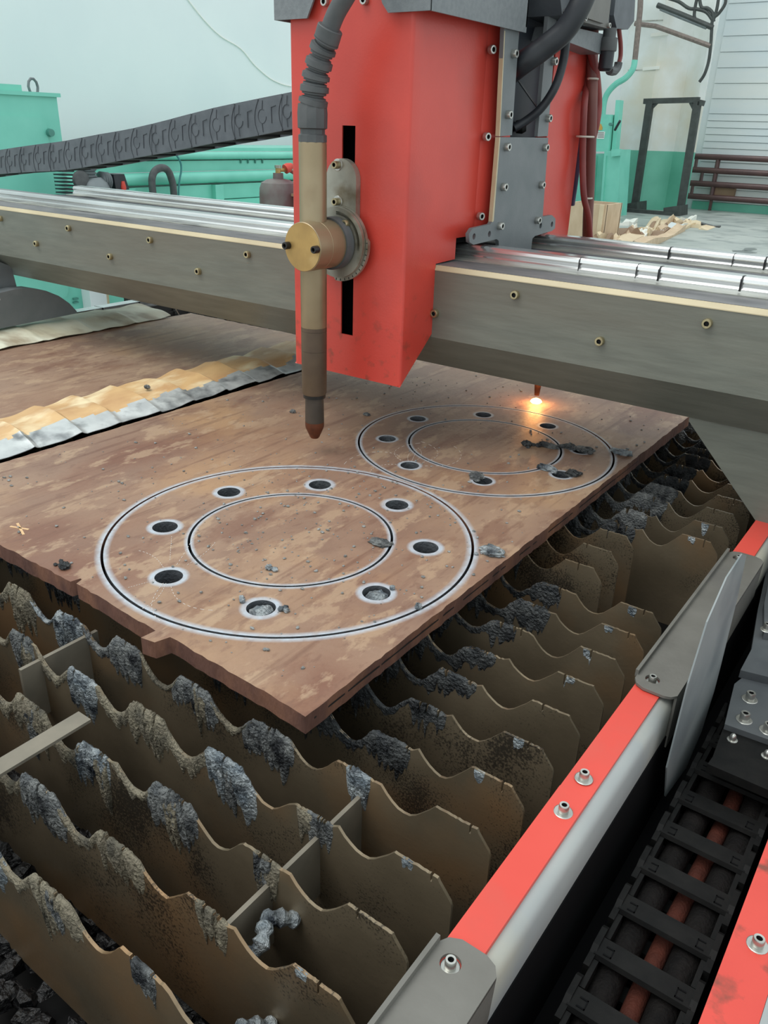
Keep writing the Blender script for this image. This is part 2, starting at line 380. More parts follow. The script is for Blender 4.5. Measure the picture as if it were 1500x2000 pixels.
# plate rolling machine
XR = -6.0
t = thing('plate_roller', 'long mint green plate rolling machine along the white wall', 'machine', (XR - .5, 6.5, 0))
zz = [at_x(500, y, XR).z for y in (289, 296, 311, 316, 332, 354, 358, 385, 410)]
y0, y1 = 3.85, 8.6
obj('top_beam', MB().box(XR - .9, XR - .06, y0, y1, zz[1], zz[0]), 'mint', t, 0)
def hroll(za, zb, x): r = (za - zb) / 2; return MB().tube([(x - r, y0 + .1, (za + zb)/2), (x - r, y1 - .1, (za + zb)/2)], r, 24)
obj('upper_roll', hroll(zz[1] - .004, zz[2], XR - .01), 'mint', t)
obj('middle_panel', MB().box(XR - .8, XR - .06, y0, y1, zz[4], zz[2] - .01), 'mint', t, 0)
obj('lower_roll', hroll(zz[4] - .003, zz[5], XR + .03), 'mint', t)
obj('bed_front', MB().box(XR - .9, XR - .02, y0, y1, zz[7], zz[5] - .015), 'mint', t, 0)
obj('bed_base', MB().box(XR - .95, XR + .17, y0, y1, 0, zz[7] - .06).box(XR - .95, XR + .04, y0, y1, zz[7] - .06, zz[7] - .006), 'mint', t, 0)
for xx in (424, 250):
    p = at_x(xx, 370, XR); obj('rib', MB().box(XR - .05, XR + .035, p.y - .05, p.y + .05, zz[7] - .03, zz[5] - .015), 'mint', t, 0)
obj('side_frame', MB().box(XR - 1.0, XR + .05, y1, y1 + .25, 0, 1.38), 'mint', t, 0)
for i in range(4):
    p = at_x(478 + 14 * i, 315, XR); obj('oil_nipple', MB().tube([(XR - .05, p.y, p.z + .03), (XR - .05, p.y, p.z - .02)], .008, 6), 'mint_dark', t)
# air compressor
XA = -5.0
c = at_x(190, 350, XA)
t = thing('air_compressor', 'grey cast air compressor head with black filter beside the mint cabinet', 'compressor', (XA, c.y, 0))
obj('tank', MB().tube([(XA - .15, c.y - .35, .80), (XA - .15, c.y + .4, .80)], .13, 24), 'cast_grey', t)
for q in (.28, .40): obj('foot', MB().box(XA - .2, XA - .15, c.y + q - .02, c.y + q + .02, 0, .74), 'table_steel', t)
obj('deck', MB().box(XA - .25, XA, c.y - .2, c.y + .3, .90, .93), 'cast_grey', t)
U = 1 / 262.
def ca(x, y, dx=0): p = at_x(x, y, XA + dx); return p
pa = ca(192, 372); obj('crankcase', MB().lathe([(30*U, -.09), (30*U, 0), (24*U, .05), (15*U, .08)], (XA - .05, pa.y, pa.z), (0, 0, 1), 20), 'cast_grey', t)
pa = ca(182, 348); obj('cylinder_fins', MB().lathe([((13 + 4 * (k % 2))*U, 2.6*U*k) for k in range(12)], (XA - .06, pa.y, pa.z - .04), (0, 0, 1), 18), 'cast_grey', t)
obj('cylinder_head', MB().box(XA - .13, XA, pa.y - .08, pa.y + .09, pa.z + .075, pa.z + .11), 'chain_grey', t)
pb = ca(203, 354); obj('side_cylinder', MB().lathe([((12 + 4 * (k % 2))*U, 2.4*U*k) for k in range(9)], (XA - .05, pb.y, pb.z), (0, 1, -.1), 18), 'cast_grey', t)
pf = ca(235, 357); obj('air_filter', MB().prism([(pf.y - .05, pf.z + .055), (pf.y + .04, pf.z + .055), (pf.y + .07, pf.z - .045), (pf.y - .04, pf.z - .05)], 'x', XA - .12, XA), 'rubber_black', t)
pm = ca(163, 352); obj('flywheel', MB().lathe([(15*U, 0), (15*U, .03), (7*U, .04)], (XA - .04, pm.y, pm.z), (1, 0, 0), 22), 'rubber', t)
pm = ca(147, 352)
for k in range(8): obj('cooling_fin', MB().box(XA - .16, XA - .05, pm.y - .05, pm.y + .035, pm.z - .085 + k*.022, pm.z - .077 + k*.022), 'rubber_black', t)
pr = ca(241, 366); obj('valve_knob', MB().lathe([(.016, -.02), (.02, 0), (.012, .04)], (XA, pr.y, pr.z), (0, 0, 1), 12), 'red_bit', t)
# arched hydraulic hose
XH = -5.88
hp = [at_x(x, y, XH) for x, y in ((299, 380), (297, 360), (297, 348), (301, 336), (310, 329), (320, 328), (329, 335), (335, 350), (338, 362), (340, 384))]
t = thing('hydraulic_hose', 'black arched hydraulic hose with chrome ends behind the beam', 'hose', (XH, hp[0].y, hp[0].z))
obj('hose', MB().tube(smooth_path(hp, 4), .03, 12), 'rubber', t)
for a, b in ((hp[0], hp[1]), (hp[-1], hp[-2])): obj('fitting', MB().tube([a - Vector((0, 0, .3)), a, a + (b - a)*.95], .022, 10), 'bolt_steel', t)
bp = [at_x(x, y, -5.94) for x, y in ((330, 292), (342, 300), (352, 316), (354, 332), (351, 350), (349, 368), (349, 392))]
tag(obj('blue_cable', MB().tube(smooth_path(bp), .008, 6), 'blue_cable'), 'thin teal cable hanging in front of the plate rolling machine', 'cable')
# gas cylinder
XG = -4.6
a, b = at_x(513, 380, XG), at_x(574, 380, XG); gc = (a + b) / 2; gr = (b - a).length / 2 * .84
zt = at_x(540, 349, XG).z
t = thing('gas_cylinder', 'maroon gas cylinder with brass valve and red regulator behind the beam', 'gas cylinder', (gc.x, gc.y, 0))
obj('body', MB().lathe([(gr*.9, 0), (gr, .04), (gr, zt - .11), (gr*.98, zt - .07), (gr*.88, zt - .03), (gr*.6, zt - .008), (gr*.3, zt)], (gc.x, gc.y, 0), (0,0,1), 28), 'cylinder_maroon', t)
obj('collar', MB().lathe([(gr*.28, 0), (gr*.26, .05)], (gc.x, gc.y, zt - .01), (0,0,1), 16), 'cylinder_maroon', t)
obj('valve', MB().tube([(gc.x, gc.y, zt + .03), (gc.x, gc.y, zt + .08)], .02, 10).tube([(gc.x, gc.y, zt + .06), (gc.x, gc.y + .09, zt + .06)], .014, 8), 'brass_face', t)
obj('handwheel', MB().lathe([(.026, 0), (.026, .02)], (gc.x, gc.y, zt + .075), (0,0,1), 14), 'alu', t)
obj('regulator', MB().lathe([(.036, 0), (.036, .03), (.02, .07)], (gc.x, gc.y + .08, zt + .065), (.2, .8, .35), 14), 'red_bit', t)
obj('hose', MB().tube(smooth_path([(gc.x, gc.y + .12, zt + .06), (gc.x, gc.y + .3, zt - .02), (gc.x, gc.y + .42, zt - .16), (gc.x, gc.y + .5, zt - .5)]), .014, 8), 'hose_red', t)
p = at_x(570, 382, -4.5)
t = thing('wooden_crate', 'small wooden crate standing against the maroon gas cylinder', 'crate', (-4.35, p.y + .2, 0))
obj('body', MB().box(-4.5, -4.2, p.y, p.y + .4, 0, p.z), 'wood', t, 0)
obj('lid', MB().box(-4.52, -4.18, p.y - .06, p.y + .43, p.z, p.z + .02), 'cardboard_brown', t, 0)

# ================================================================== BACKGROUND, RIGHT
# wall conduit, rusty above and mint below
pts = [at_y(x, y, 17.9) for x, y in ((1252, -20), (1250, 20), (1246, 60), (1240, 118))]
t = thing('conduit_pipe', 'conduit pipe on the pier, rusty above and mint green below', 'pipe', pts[-1])
obj('upper_pipe', MB().tube(pts, .055, 10), 'pipe_rust', t)
pts2 = [at_y(x, y, 17.9) for x, y in ((1240, 117), (1236, 135), (1222, 152), (1203, 164), (1188, 180), (1180, 200), (1176, 240))]
obj('lower_pipe', MB().tube(smooth_path(pts2), .06, 10), 'mint', t)
# mint lever press
YP = 17.0
def pp(x, y): p = at_y(x, y, YP); return (p.x, p.z)
t = thing('machine_stand', 'mint green machine stand with lever and notices in front of the white pier', 'machine', (at_y(1190, 420, YP).x, YP + .3, 0))
obj('upper_box', MB().prism([pp(1150, 222), pp(1194, 224), pp(1188, 296), pp(1150, 296)], 'y', YP, YP + .5), 'mint', t, 0)
obj('back_post', MB().prism([pp(1199, 195), pp(1207, 195), pp(1198, 300), pp(1190, 300)], 'y', YP + .1, YP + .3), 'mint', t, 0)
obj('column', MB().prism([pp(1184, 296), pp(1216, 292), pp(1208, 424), pp(1180, 424)], 'y', YP - .1, YP + .45), 'mint', t, 0)
obj('front_panel', MB().prism([pp(1130, 300), pp(1186, 300), pp(1180, 424), pp(1110, 424)], 'y', YP + .05, YP + .4), 'mint', t, 0)
for xa, xb in ((1162, 1156), (1185, 1178)): obj('rack_strip', MB().prism([pp(xa, 304), pp(xa + 4, 304), pp(xb + 4, 398), pp(xb, 398)], 'y', YP - .14, YP + .05), 'mint', t, 0)
obj('bracket', MB().prism([pp(1201, 292), pp(1218, 291), pp(1217, 304), pp(1201, 306)], 'y', YP - .2, YP - .1), 'mint', t, 0)
obj('lever', MB().tube([at_y(1201, 254, YP - .1), at_y(1211, 236, YP - .2)], .025, 8), 'rubber_black', t)
obj('latch', MB().lathe([(.03, 0), (.03, .1)], at_y(1195, 243, YP), (0, -1, 0), 10), 'mint_dark', t)
obj('paper_notice', MB().prism([pp(1166, 257), pp(1182, 257), pp(1180, 271), pp(1166, 271)], 'y', YP - .01, YP), 'white_label', t, 0)
for yy in (259, 263, 267): obj('notice_print', MB().prism([pp(1168, yy), pp(1180, yy), pp(1180, yy + 1.4), pp(1168, yy + 1.4)], 'y', YP - .014, YP - .009), 'print_dark', t, 0)
obj('warning_plate', MB().prism([pp(1166, 243), pp(1174, 242), pp(1177, 249), pp(1176, 254), pp(1166, 254)], 'y', YP - .01, YP), 'yellow_print', t, 0)
# dark steel frame on casters
YF = 18.55
def fp(x, y): return at_y(x, y, YF)
t = thing('upright_frame', 'dark upright steel frame on heavy feet before the white pier', 'frame', fp(1280, 414))
L0, L1, R0, R1 = fp(1270, 199), fp(1240, 402), fp(1363, 198), fp(1330, 402)
obj('post', MB().bar(L0, L1, .12, .14), 'frame_dark', t); obj('post', MB().bar(R0, R1, .12, .14), 'frame_dark', t)
obj('top_bar', MB().bar(fp(1258, 198), fp(1366, 195), .10, .10), 'frame_dark', t)
obj('corner_brace', MB().bar(fp(1272, 212), fp(1284, 200), .06, .05), 'frame_dark', t)
obj('corner_brace', MB().bar(fp(1357, 215), fp(1349, 200), .06, .06), 'frame_dark', t)
obj('end_tab', MB().bar(fp(1362, 199), fp(1375, 202), .12, .10), 'frame_dark', t)
obj('foot', MB().prism([(fp(1219, 399).x, fp(1219, 399).z), (fp(1254, 393).x, fp(1254, 393).z), (fp(1254, 408).x, .0), (fp(1219, 408).x, .0)], 'y', YF - .3, YF + .3), 'frame_dark', t, 0)
obj('foot', MB().prism([(fp(1308, 404).x, fp(1308, 404).z), (fp(1338, 400).x, fp(1338, 400).z), (fp(1338, 415).x, .0), (fp(1308, 415).x, .0)], 'y', YF - .4, YF + .2), 'frame_dark', t, 0)
obj('base_bar', MB().box(fp(1219, 410).x, fp(1330, 416).x, YF - .42, YF - .3, 0, .07), 'frame_dark', t)
# pipe radiator under the siding
YQ = 20.35
t = thing('pipe_radiator', 'maroon heating pipes in four rows along the back wall', 'radiator', at_y(1450, 400, YQ))
rp = []
for k, (xa, ya, xb, yb_) in enumerate(((1352, 305, 1500, 311), (1346, 331, 1500, 337), (1342, 357, 1500, 367), (1336, 382, 1500, 394))):
    a = at_y(xa, ya, YQ); b = at_y(xb, yb_, YQ); b = a + (b - a) * 4; rp.append(a)
    obj('pipe', MB().tube([a, Vector((b.x, b.y, a.z))], .062, 14), 'pipe_brown', t)
for x0_, y0_, x1_, y1_ in ((1403, 308, 1388, 383), (1361, 308, 1357, 332), (1372, 333, 1368, 358), (1353, 358, 1350, 383)):
    a = at_y(x0_, y0_, YQ); b = at_y(x1_, y1_, YQ); m_ = (a.x + b.x)/2
    obj('riser', MB().tube([(m_, YQ, a.z), (m_, YQ, b.z)], .04, 10), 'pipe_brown', t)
for m_ in (rp[0].x + .6, rp[0].x + 3.5): obj('floor_stand', MB().box(m_ - .03, m_ + .03, YQ, YQ + .05, 0, rp[0].z), 'pipe_brown', t)
a = at_y(1393, 367, YQ + .12); b = at_y(1434, 382, YQ + .12)
t = tag(obj('cardboard_carton', MB().box(a.x, b.x, YQ + .07, YQ + .2, rp[3].z + .05, rp[2].z + .02), 'cardboard_brown', None, 0), 'brown cardboard carton tucked behind the maroon heating pipes', 'box')
# things hung on the pier
YB = 18.75
bars = []
def overhead(name, label, cat, pts, r, m, n=4):
    return tag(obj(name, MB().tube(smooth_path([at_y(x, y, YB) for x, y in pts], n), r, 8), m), label, cat)
overhead('wall_bar', 'lower rusty steel bar slanting across the pier', 'bar', ((1240, 46), (1280, 51), (1388, 90)), .045, 'pipe_rust', 1)
overhead('wall_bar', 'upper grey steel bar slanting across the pier under the cables', 'bar', ((1284, 10), (1330, 28), (1392, 54)), .05, 'frame_dark', 1)
overhead('wall_bar', 'middle grey steel bar close under the upper bar on the pier', 'bar', ((1290, 17), (1330, 34), (1380, 54)), .035, 'cast_grey', 1)
for lab, pts in (('thick black cable looping above the pier bars', ((1300, -5), (1325, 3), (1345, 16), (1362, 18), (1380, 24), (1392, 40))),
                 ('black cable hanging in a wide loop beside the siding', ((1418, -10), (1416, 8), (1404, 26), (1392, 38), (1390, 60), (1388, 90), (1384, 120), (1376, 145), (1366, 160))),
                 ('short black cable dropping between the pier bars', ((1362, -5), (1358, 12), (1356, 32), (1360, 40))),
                 ('black cable curling over the right end of the bars', ((1366, -6), (1370, 14), (1382, 16), (1392, 26), (1394, 42))),
                 ('grey cable rising steeply at the pier corner', ((1404, -8), (1400, 18), (1393, 40)))):
    overhead('cable', lab, 'cable', pts, .032, 'frame_dark')
for lab, pts in (('upper pale metal strip jutting from the pier', ((1272, 69), (1306, 65), (1311, 62))), ('lower pale metal strip jutting from the pier', ((1256, 135), (1288, 132), (1292, 129)))):
    a, b = at_y(*pts[0], YB + .25), at_y(*pts[1], YB + .25)
    tag(obj('wall_lamp', MB().bar(a, b, .05, .06), 'white_bar', None, 0), lab, 'bracket')
# wooden crate and heap of packing
a = at_z(1112, 468, 0); YK = 12.6
def kp(x, y, v=YK): p = at_y(x, y, v); return p
t = thing('packing_crate', 'open plywood packing crate behind the red hoses', 'crate', kp(1140, 468))
zc = kp(1160, 398).z
x0_, x1_ = kp(1110, 440).x, kp(1181, 440).x
obj('side_panel', MB().box(x0_, x1_, YK - .02, YK + .02, 0, zc), 'wood', t, 0)
obj('side_panel', MB().box(x0_, x1_, YK + .58, YK + .62, 0, zc), 'wood', t, 0)
obj('end_panel', MB().box(x1_ - .04, x1_, YK, YK + .6, 0, zc), 'wood', t, 0); obj('end_panel', MB().box(x0_, x0_ + .04, YK, YK + .6, 0, zc), 'wood', t, 0)
obj('corner_post', MB().box(x1_ - .1, x1_ - .03, YK - .05, YK - .02, 0, zc), 'cardboard', t, 0)
heap = [  # quads of packing lying on the floor (photograph corner points), height
    ('flat pale cardboard strip running from the crate', 'cardboard', ((1190, 476), (1226, 479), (1318, 436), (1294, 431)), .05),
    ('long light plank at the near edge of the packing heap', 'wood', ((1236, 487), (1262, 489), (1338, 451), (1322, 448)), .10),
    ('tan cardboard sheet at the right end of the heap', 'cardboard', ((1345, 444), (1368, 446), (1368, 440), (1340, 434)), .05),
    ('small pale card lying alone at the far right of the heap', 'cardboard', ((1364, 448), (1382, 450), (1400, 443), (1368, 442)), .01),
    ('crumpled clear film lying in the middle of the heap', 'siding', ((1295, 452), (1318, 456), (1345, 440), (1316, 440)), .06),
    ('brown cardboard piece beside the dark gap in the heap', 'cardboard_brown', ((1262, 462), (1290, 462), (1318, 448), (1290, 448)), .04),
    ('narrow pale batten lying beside the mint machine', 'wood', ((1158, 452), (1164, 455), (1206, 432), (1200, 430)), .06),
    ('dark plastic strip poking out behind the heap', 'rubber', ((1362, 439), (1405, 445), (1408, 443), (1366, 437)), .02),
    ('white foam offcut between the batten and the heap', 'white_bar', ((1206, 440), (1228, 441), (1245, 434), (1222, 433)), .05),
    ('black film scrap at the near corner of the heap', 'rubber_black', ((1218, 484), (1244, 486), (1262, 474), (1240, 473)), .03),
    ('brown curled card scrap near the beam', 'cardboard_brown', ((1176, 468), (1190, 470), (1196, 466), (1184, 464)), .05),
    ('dusty cardboard sheet under the narrow batten', 'cardboard_brown', ((1140, 470), (1215, 470), (1260, 446), (1200, 446)), .012)]
rh = random.Random(21); seen = set()
for k in range(120):
    u, v = rh.random(), rh.random()
    cx_ = 1160 + 190 * u; cy_ = 474 - 38 * u + (v - .5) * (22 - 8*u); ln = rh.uniform(5, 20); wd = rh.uniform(2, 6); an = -.42 + rh.uniform(-.5, .5)
    dx, dy = ln*math.cos(an), ln*math.sin(an); m = rh.choice(('cardboard', 'wood', 'cardboard', 'cardboard_brown', 'white_bar'))
    lab = '%s %s in the packing heap, %s, on its %s side' % ('long' if ln > 13 else 'short', {'cardboard': 'pale cardboard scrap', 'wood': 'light wood splinter', 'cardboard_brown': 'brown cardboard scrap', 'white_bar': 'white foam scrap'}[m],
        'by the crate' if u < .33 else 'in the middle' if u < .66 else 'at the right end', 'near' if v > .5 else 'far')
    if lab in seen: continue
    seen.add(lab)
    if len(seen) > 30: break
    heap.append((lab, m, ((cx_ - dx - wd, cy_ - dy), (cx_ - dx + wd, cy_ - dy + wd*.5), (cx_ + dx + wd, cy_ + dy), (cx_ + dx - wd, cy_ + dy - wd*.4)), rh.uniform(.02, .14)))
for k, (lab, m, q, h) in enumerate(heap):
    P = [at_z(x, y, 0) for x, y in q]
    mb = MB(); n = 7; vs = []
    for lay in (1, 0):
        for i in range(n):
            for j in range(4):
                u, v = i/(n-1), j/3
                p = (P[0]*(1-u) + P[3]*u)*(1-v) + (P[1]*(1-u) + P[2]*u)*v
                zz_ = .004 + (h * (.6 + .5*math.sin(u*6 + k)) + .02*math.sin(v*5 + k*2)) if lay else 0.
                vs.append((p.x, p.y, max(zz_, .006 if lay else 0)))
    fs = []
    for lay in (0, 1):
        o = lay*n*4
        for i in range(n-1):
            for j in range(3):
                f = (o+i*4+j, o+i*4+j+1, o+(i+1)*4+j+1, o+(i+1)*4+j); fs.append(f if not lay else f[::-1])
    rim = [i*4 for i in range(n)] + [(n-1)*4+1, (n-1)*4+2] + [i*4+3 for i in range(n-1, -1, -1)] + [2, 1]
    for i in range(len(rim)):
        a_, b_ = rim[i], rim[(i+1) % len(rim)]; fs.append((a_, a_ + n*4, b_ + n*4, b_))
    mb.add(vs, fs)
    tag(obj('packing_scrap', mb, m, None, 30), lab, 'packing', 'packing heap on the hall floor')

# ================================================================== CUTTING TABLE
ZT = .85; TH = .025; ZS = ZT - TH; YS0 = .2544; DY = .0726; NS = 38; XEND = -.241; XL = -2.46
t = thing('cutting_table', 'steel cutting table body under the slats', 'table', (-1.3, 1.5, 0))
obj('tray', MB().box(XL - .02, -.20, .10, 3.1, .58, .59), 'tray', t, 0)
obj('left_wall', MB().box(XL - .03, XL - .01, .10, 3.1, .1, .80), 'table_steel', t, 0)
obj('right_wall', MB().box(-.205, -.185, .10, 3.1, .1, .81), 'table_steel', t, 0)
obj('far_wall', MB().box(XL - .02, -.20, 3.08, 3.1, .1, .80), 'table_steel', t, 0)
obj('near_wall', MB().box(XL - .02, -.20, .08, .10, .1, .80), 'table_steel', t, 0)
for x in (XL + .02, -.25):
    for y in (.2, 3.0): obj('leg', MB().box(x - .05, x + .05, y - .05, y + .05, 0, .6), 'table_steel', t, 0)

# slats ------------------------------------------------------------
def crest(seed, x_end, wear):
    """outline of a slat's top edge from its right end to its left end"""
    r = random.Random(seed); pts = [(x_end, ZS - .026), (x_end - .002, ZS - .020), (x_end - .015, ZS - .004)]
    info = []; xr = x_end - .017; k = 0
    while xr > XL - .05:
        wz = 0 if k == 0 else (wear * (.004 + .012 * r.random()) + min(k, 3) * .0025)
        tilt = 0 if k == 0 else r.uniform(-.001, .005)
        zp = ZS - wz; xl = xr - (.049 if k == 0 else .053)
        info.append((xl, xr, zp, k))
        rough = .0006 if k == 0 else .0011 * wear
        slits = sorted((r.uniform(xl + .006, xr - .006) for _ in range(1 if k == 0 else r.choice((1, 2, 2, 3)))), reverse=True)
        x = xr; n = 18
        step = (xr - xl) / n
        for i in range(n + 1):
            x = xr - i * step; u = i / n
            zc_ = zp - tilt * u - .0035 * (1 - u) ** 3 * (k > 0)
            while slits and slits[0] > x:
                sx = slits.pop(0); dp = r.uniform(.007, .016)
                while pts[-1][0] <= sx + .0013 and len(pts) > 3: pts.pop()
                pts += [(sx + .0012, zc_), (sx + .0007, zc_ - dp), (sx - .0007, zc_ - dp * .95), (sx - .0012, zc_ + .0005)]
            if not pts or x < pts[-1][0] - .0003: pts.append((x, zc_ + r.uniform(-rough, rough)))
        vz = zp - .030 - r.uniform(0, .006)
        for u, zz_ in ((.10, .80), (.2, .50), (.3, .22), (.4, .04), (.5, .0), (.6, .06), (.7, .2), (.8, .42), (.9, .72)):
            x = xl - .077 * u; zn = zp - wear * .004
            pts.append((x, vz + (zn - vz) * zz_ + r.uniform(-rough, rough)))
        xr = xl - .077; k += 1
    return pts, info
def slat_mesh(pts, yy, th=.0032):
    mb = MB(); n = len(pts); ys = (yy - th/2, yy + th/2)
    vs = [(x, y_, z_) for y_ in ys for x, z_ in pts] + [(x, y_, .64) for y_ in ys for x, z_ in pts]
    fs = []
    for i in range(n - 1):
        fs.append((i, i+1, 2*n+i+1, 2*n+i)); fs.append((n+i+1, n+i, 3*n+i, 3*n+i+1))
        fs.append((i+1, i, n+i, n+i+1)); fs.append((2*n+i, 2*n+i+1, 3*n+i+1, 3*n+i))
    fs += [(0, 2*n, 3*n, n), (n-1, 2*n-1, 4*n-1, 3*n-1)]
    return mb.add(vs, fs)
def crest_z(pts, x):
    for (xa, za), (xb, zb) in zip(pts, pts[1:]):
        if xb <= x <= xa and xa - xb > 1e-6: return zb + (za - zb) * (x - xb) / (xa - xb)
    return ZS - .02
def slag_mesh(pts, yy, xa, xb, drop, thick, seed, over=.004, side=-1):
    """crust of frozen dross hugging a slat: grid over x and depth, thinning to nothing at its rim"""
    fine = yy < .72; nx = max(8, int(abs(xb - xa) / (.0019 if fine else .003))); nz = 24 if fine else 13; mb = MB(); vf = []; vb = []
    for i in range(nx + 1):
        u = i / nx; x = xa + (xb - xa) * u
        edge = min(1, u * 7, (1 - u) * 7)
        L_ = drop * (.45 + .75 * abs(mnoise.noise(Vector((x * 120, seed * 2.3, 0)))) + .55 * abs(mnoise.noise(Vector((x * 34, seed * 1.3, 5))))) * (.35 + .65 * edge)
        cz = min(crest_z(pts, x), ZS) ; top = cz + over * edge * (.35 + abs(mnoise.noise(Vector((x * 160, seed, 9)))))
        top = min(top, ZS + .002)
        for j in range(nz + 1):
            v = j / nz; z_ = top - L_ * v
            g = .30 + 1.0 * abs(mnoise.noise(Vector((x * 170, z_ * 34, seed)))) + .55 * abs(mnoise.noise(Vector((x * 330, z_ * 200, seed)))) + .4 * abs(mnoise.noise(Vector((x * 60, z_ * 60, seed + 7))))
            g += .5 * abs(mnoise.noise(Vector((x * 620, z_ * 420, seed + 1)))) * fine
            tt = thick * .72 * g * edge * (math.sin(min(1, v * 3.5) * math.pi / 2)) * (1 - v ** 4)
            fr = .0017 + tt if j else 0.
            xo = x + .0012 * mnoise.noise(Vector((x * 90, z_ * 160, seed + 3)))
            vf.append((xo, yy + side * (fr if 0 < j < nz else (0 if j == 0 else .0012)), z_))
            vb.append((xo, yy - side * ((.0017 + tt * .5) if 0 < j < nz else (0 if j == 0 else .0012)), z_ if v < .5 else top - L_ * .5 - (v - .5) * L_ * .4))
    def grid(o, flip):
        fs = []
        for i in range(nx):
            for j in range(nz):
                f = (o + i*(nz+1)+j, o + i*(nz+1)+j+1, o + (i+1)*(nz+1)+j+1, o + (i+1)*(nz+1)+j); fs.append(f[::-1] if flip else f)
        return fs
    fl = (xb < xa) != (side > 0)
    mb.add(vf, grid(0, fl)); mb.add(vb, grid(0, not fl))
    return mb
for i in range(NS):
    yy = YS0 + i * DY
    short = 12 <= i <= 14
    pts, info = crest(100 + i, XEND - (.122 if short else 0), 1.0)
    tiltmat = 'slat' if i >= 2 else 'slat_old'
    o = obj('slat', slat_mesh(pts, yy), 'slat', None, 30)
    lab = ('short ' if short else '') + 'wavy-topped steel slat, %s of the row counting from the front' % ORD[i]
    tag(o, lab, 'slat', 'slats of the cutting table')
    r = random.Random(900 + i)
    for (xl, xr, zp, k) in info:
        vis = yy + (-.241 - xl) * .0 
        if xl < -1.5 and i < 24: continue
        if i > 26 and r.random() < .5: continue
        under = yy > .57 and xr < -.55 and yy < 1.9
        if under and r.random() < .7: continue
        if k == 0:
            if not short and r.random() < .7:
                xc = r.uniform(xl + .004, xl + .02)
                obj('slag', slag_mesh(pts, yy, xc + .007, xc - .006, r.uniform(.010, .024), .0012, i * 7 + k, .0005), 'slag_blue', o)
            continue
        near = yy < .60
        heavy = min(1., .30 + .22 * k + r.uniform(-.2, .3))
        if near: kind = r.choice(('slag', 'slag', 'slag_blue', 'slag_tan'))
        else: kind = r.choice(('slag', 'slag_dark', 'slag_dark', 'slag_dark'))
        if k == 1: wd0, wd1 = (r.uniform(-.1, .3), r.uniform(.5, .9)) if near else (r.uniform(-.15, .35), r.uniform(.8, 1.5))
        else: wd0, wd1 = r.uniform(-.5, .1), r.uniform(.9, 1.5)
        xa = xr - .053 * wd0; xb = xr - .053 * wd1
        obj('slag', slag_mesh(pts, yy, xa, xb, .024 + .060 * heavy, .0014 + .0052 * heavy, i * 13 + k * 3.7, .0012 + .005 * heavy), kind, o)
        if near and r.random() < .6:
            x2 = xr - .053 * r.uniform(.2, .7)
            obj('slag', slag_mesh(pts, yy, x2 + .012, x2 - .012, .03 + .07 * heavy, .0025 + .005 * heavy, i * 11 + k * 2.9, .001), r.choice(('slag', 'slag_tan')), o)
        if k >= 2 or not near:
            obj('slag', slag_mesh(pts, yy, xl + .004, xl - .078, .010 + .03 * heavy * r.random(), .0014 + .0022 * heavy, i * 17 + k * 5.1, .001), 'slag_tan' if near and r.random() < .7 else kind, o)

# cross bars tying the slats
for lab, x0_, x1_, z0_, z1_, y0_, y1_ in (('flat steel cross bar tying the front slats near the red rail', -.405, -.400, .70, .784, .327, .545),
        ('flat steel strip lying across two slats at the left edge', -.746, -.722, .797, .801, .300, .428), ('flat steel cross bar between the left slats near the plate', -.897, -.891, .70, .788, .44, .56)):
    tag(obj('cross_bar', MB().box(x0_, x1_, y0_, y1_, z0_, z1_), 'bar_steel', None, 0), lab, 'bar')
# broken dross sticking between slats
for lab, x, yy, za in (('knobbly dross bridge between the first two front slats', -.335, YS0 + .5*DY, .735), ('knobbly dross bridge joining the second and third slats', -.375, YS0 + 1.55*DY, .765)):
    mb = MB(); path = [(x + .006*math.sin(k*1.3), yy - .030 + k*.010, za + .012*math.sin(k*.6)) for k in range(7)]
    mb.tube(smooth_path(path, 3), [.0075 + .0022*math.sin(k*1.9) for k in range(19)], 9)
    tag(obj('dross_bridge', mb, 'slag_blue'), lab, 'slag')
# burnt scrap on the tray: nobody could count it
mb = MB(); r = random.Random(5)
for k in range(1500):
    x = r.uniform(-1.25, -.26); y = r.uniform(.11, .62); s = r.uniform(.006, .02)
    base = .60 + .045 * max(0, mnoise.noise(Vector((x*6, y*6, 2)))) + .03 * max(0, min(1, (-.35 - x) * 3))
    mb.lump((x, y, base + s * .4), s * r.uniform(.6, 1.3), s * r.uniform(.6, 1.3), s * r.uniform(.35, .8), .35, k * .37, 6, 4)
o = obj('burnt_scrap', mb, 'coal', None, 25); o['kind'] = 'stuff'; tag(o, 'black burnt dross scraps lying in the tray under the slats', 'dross')

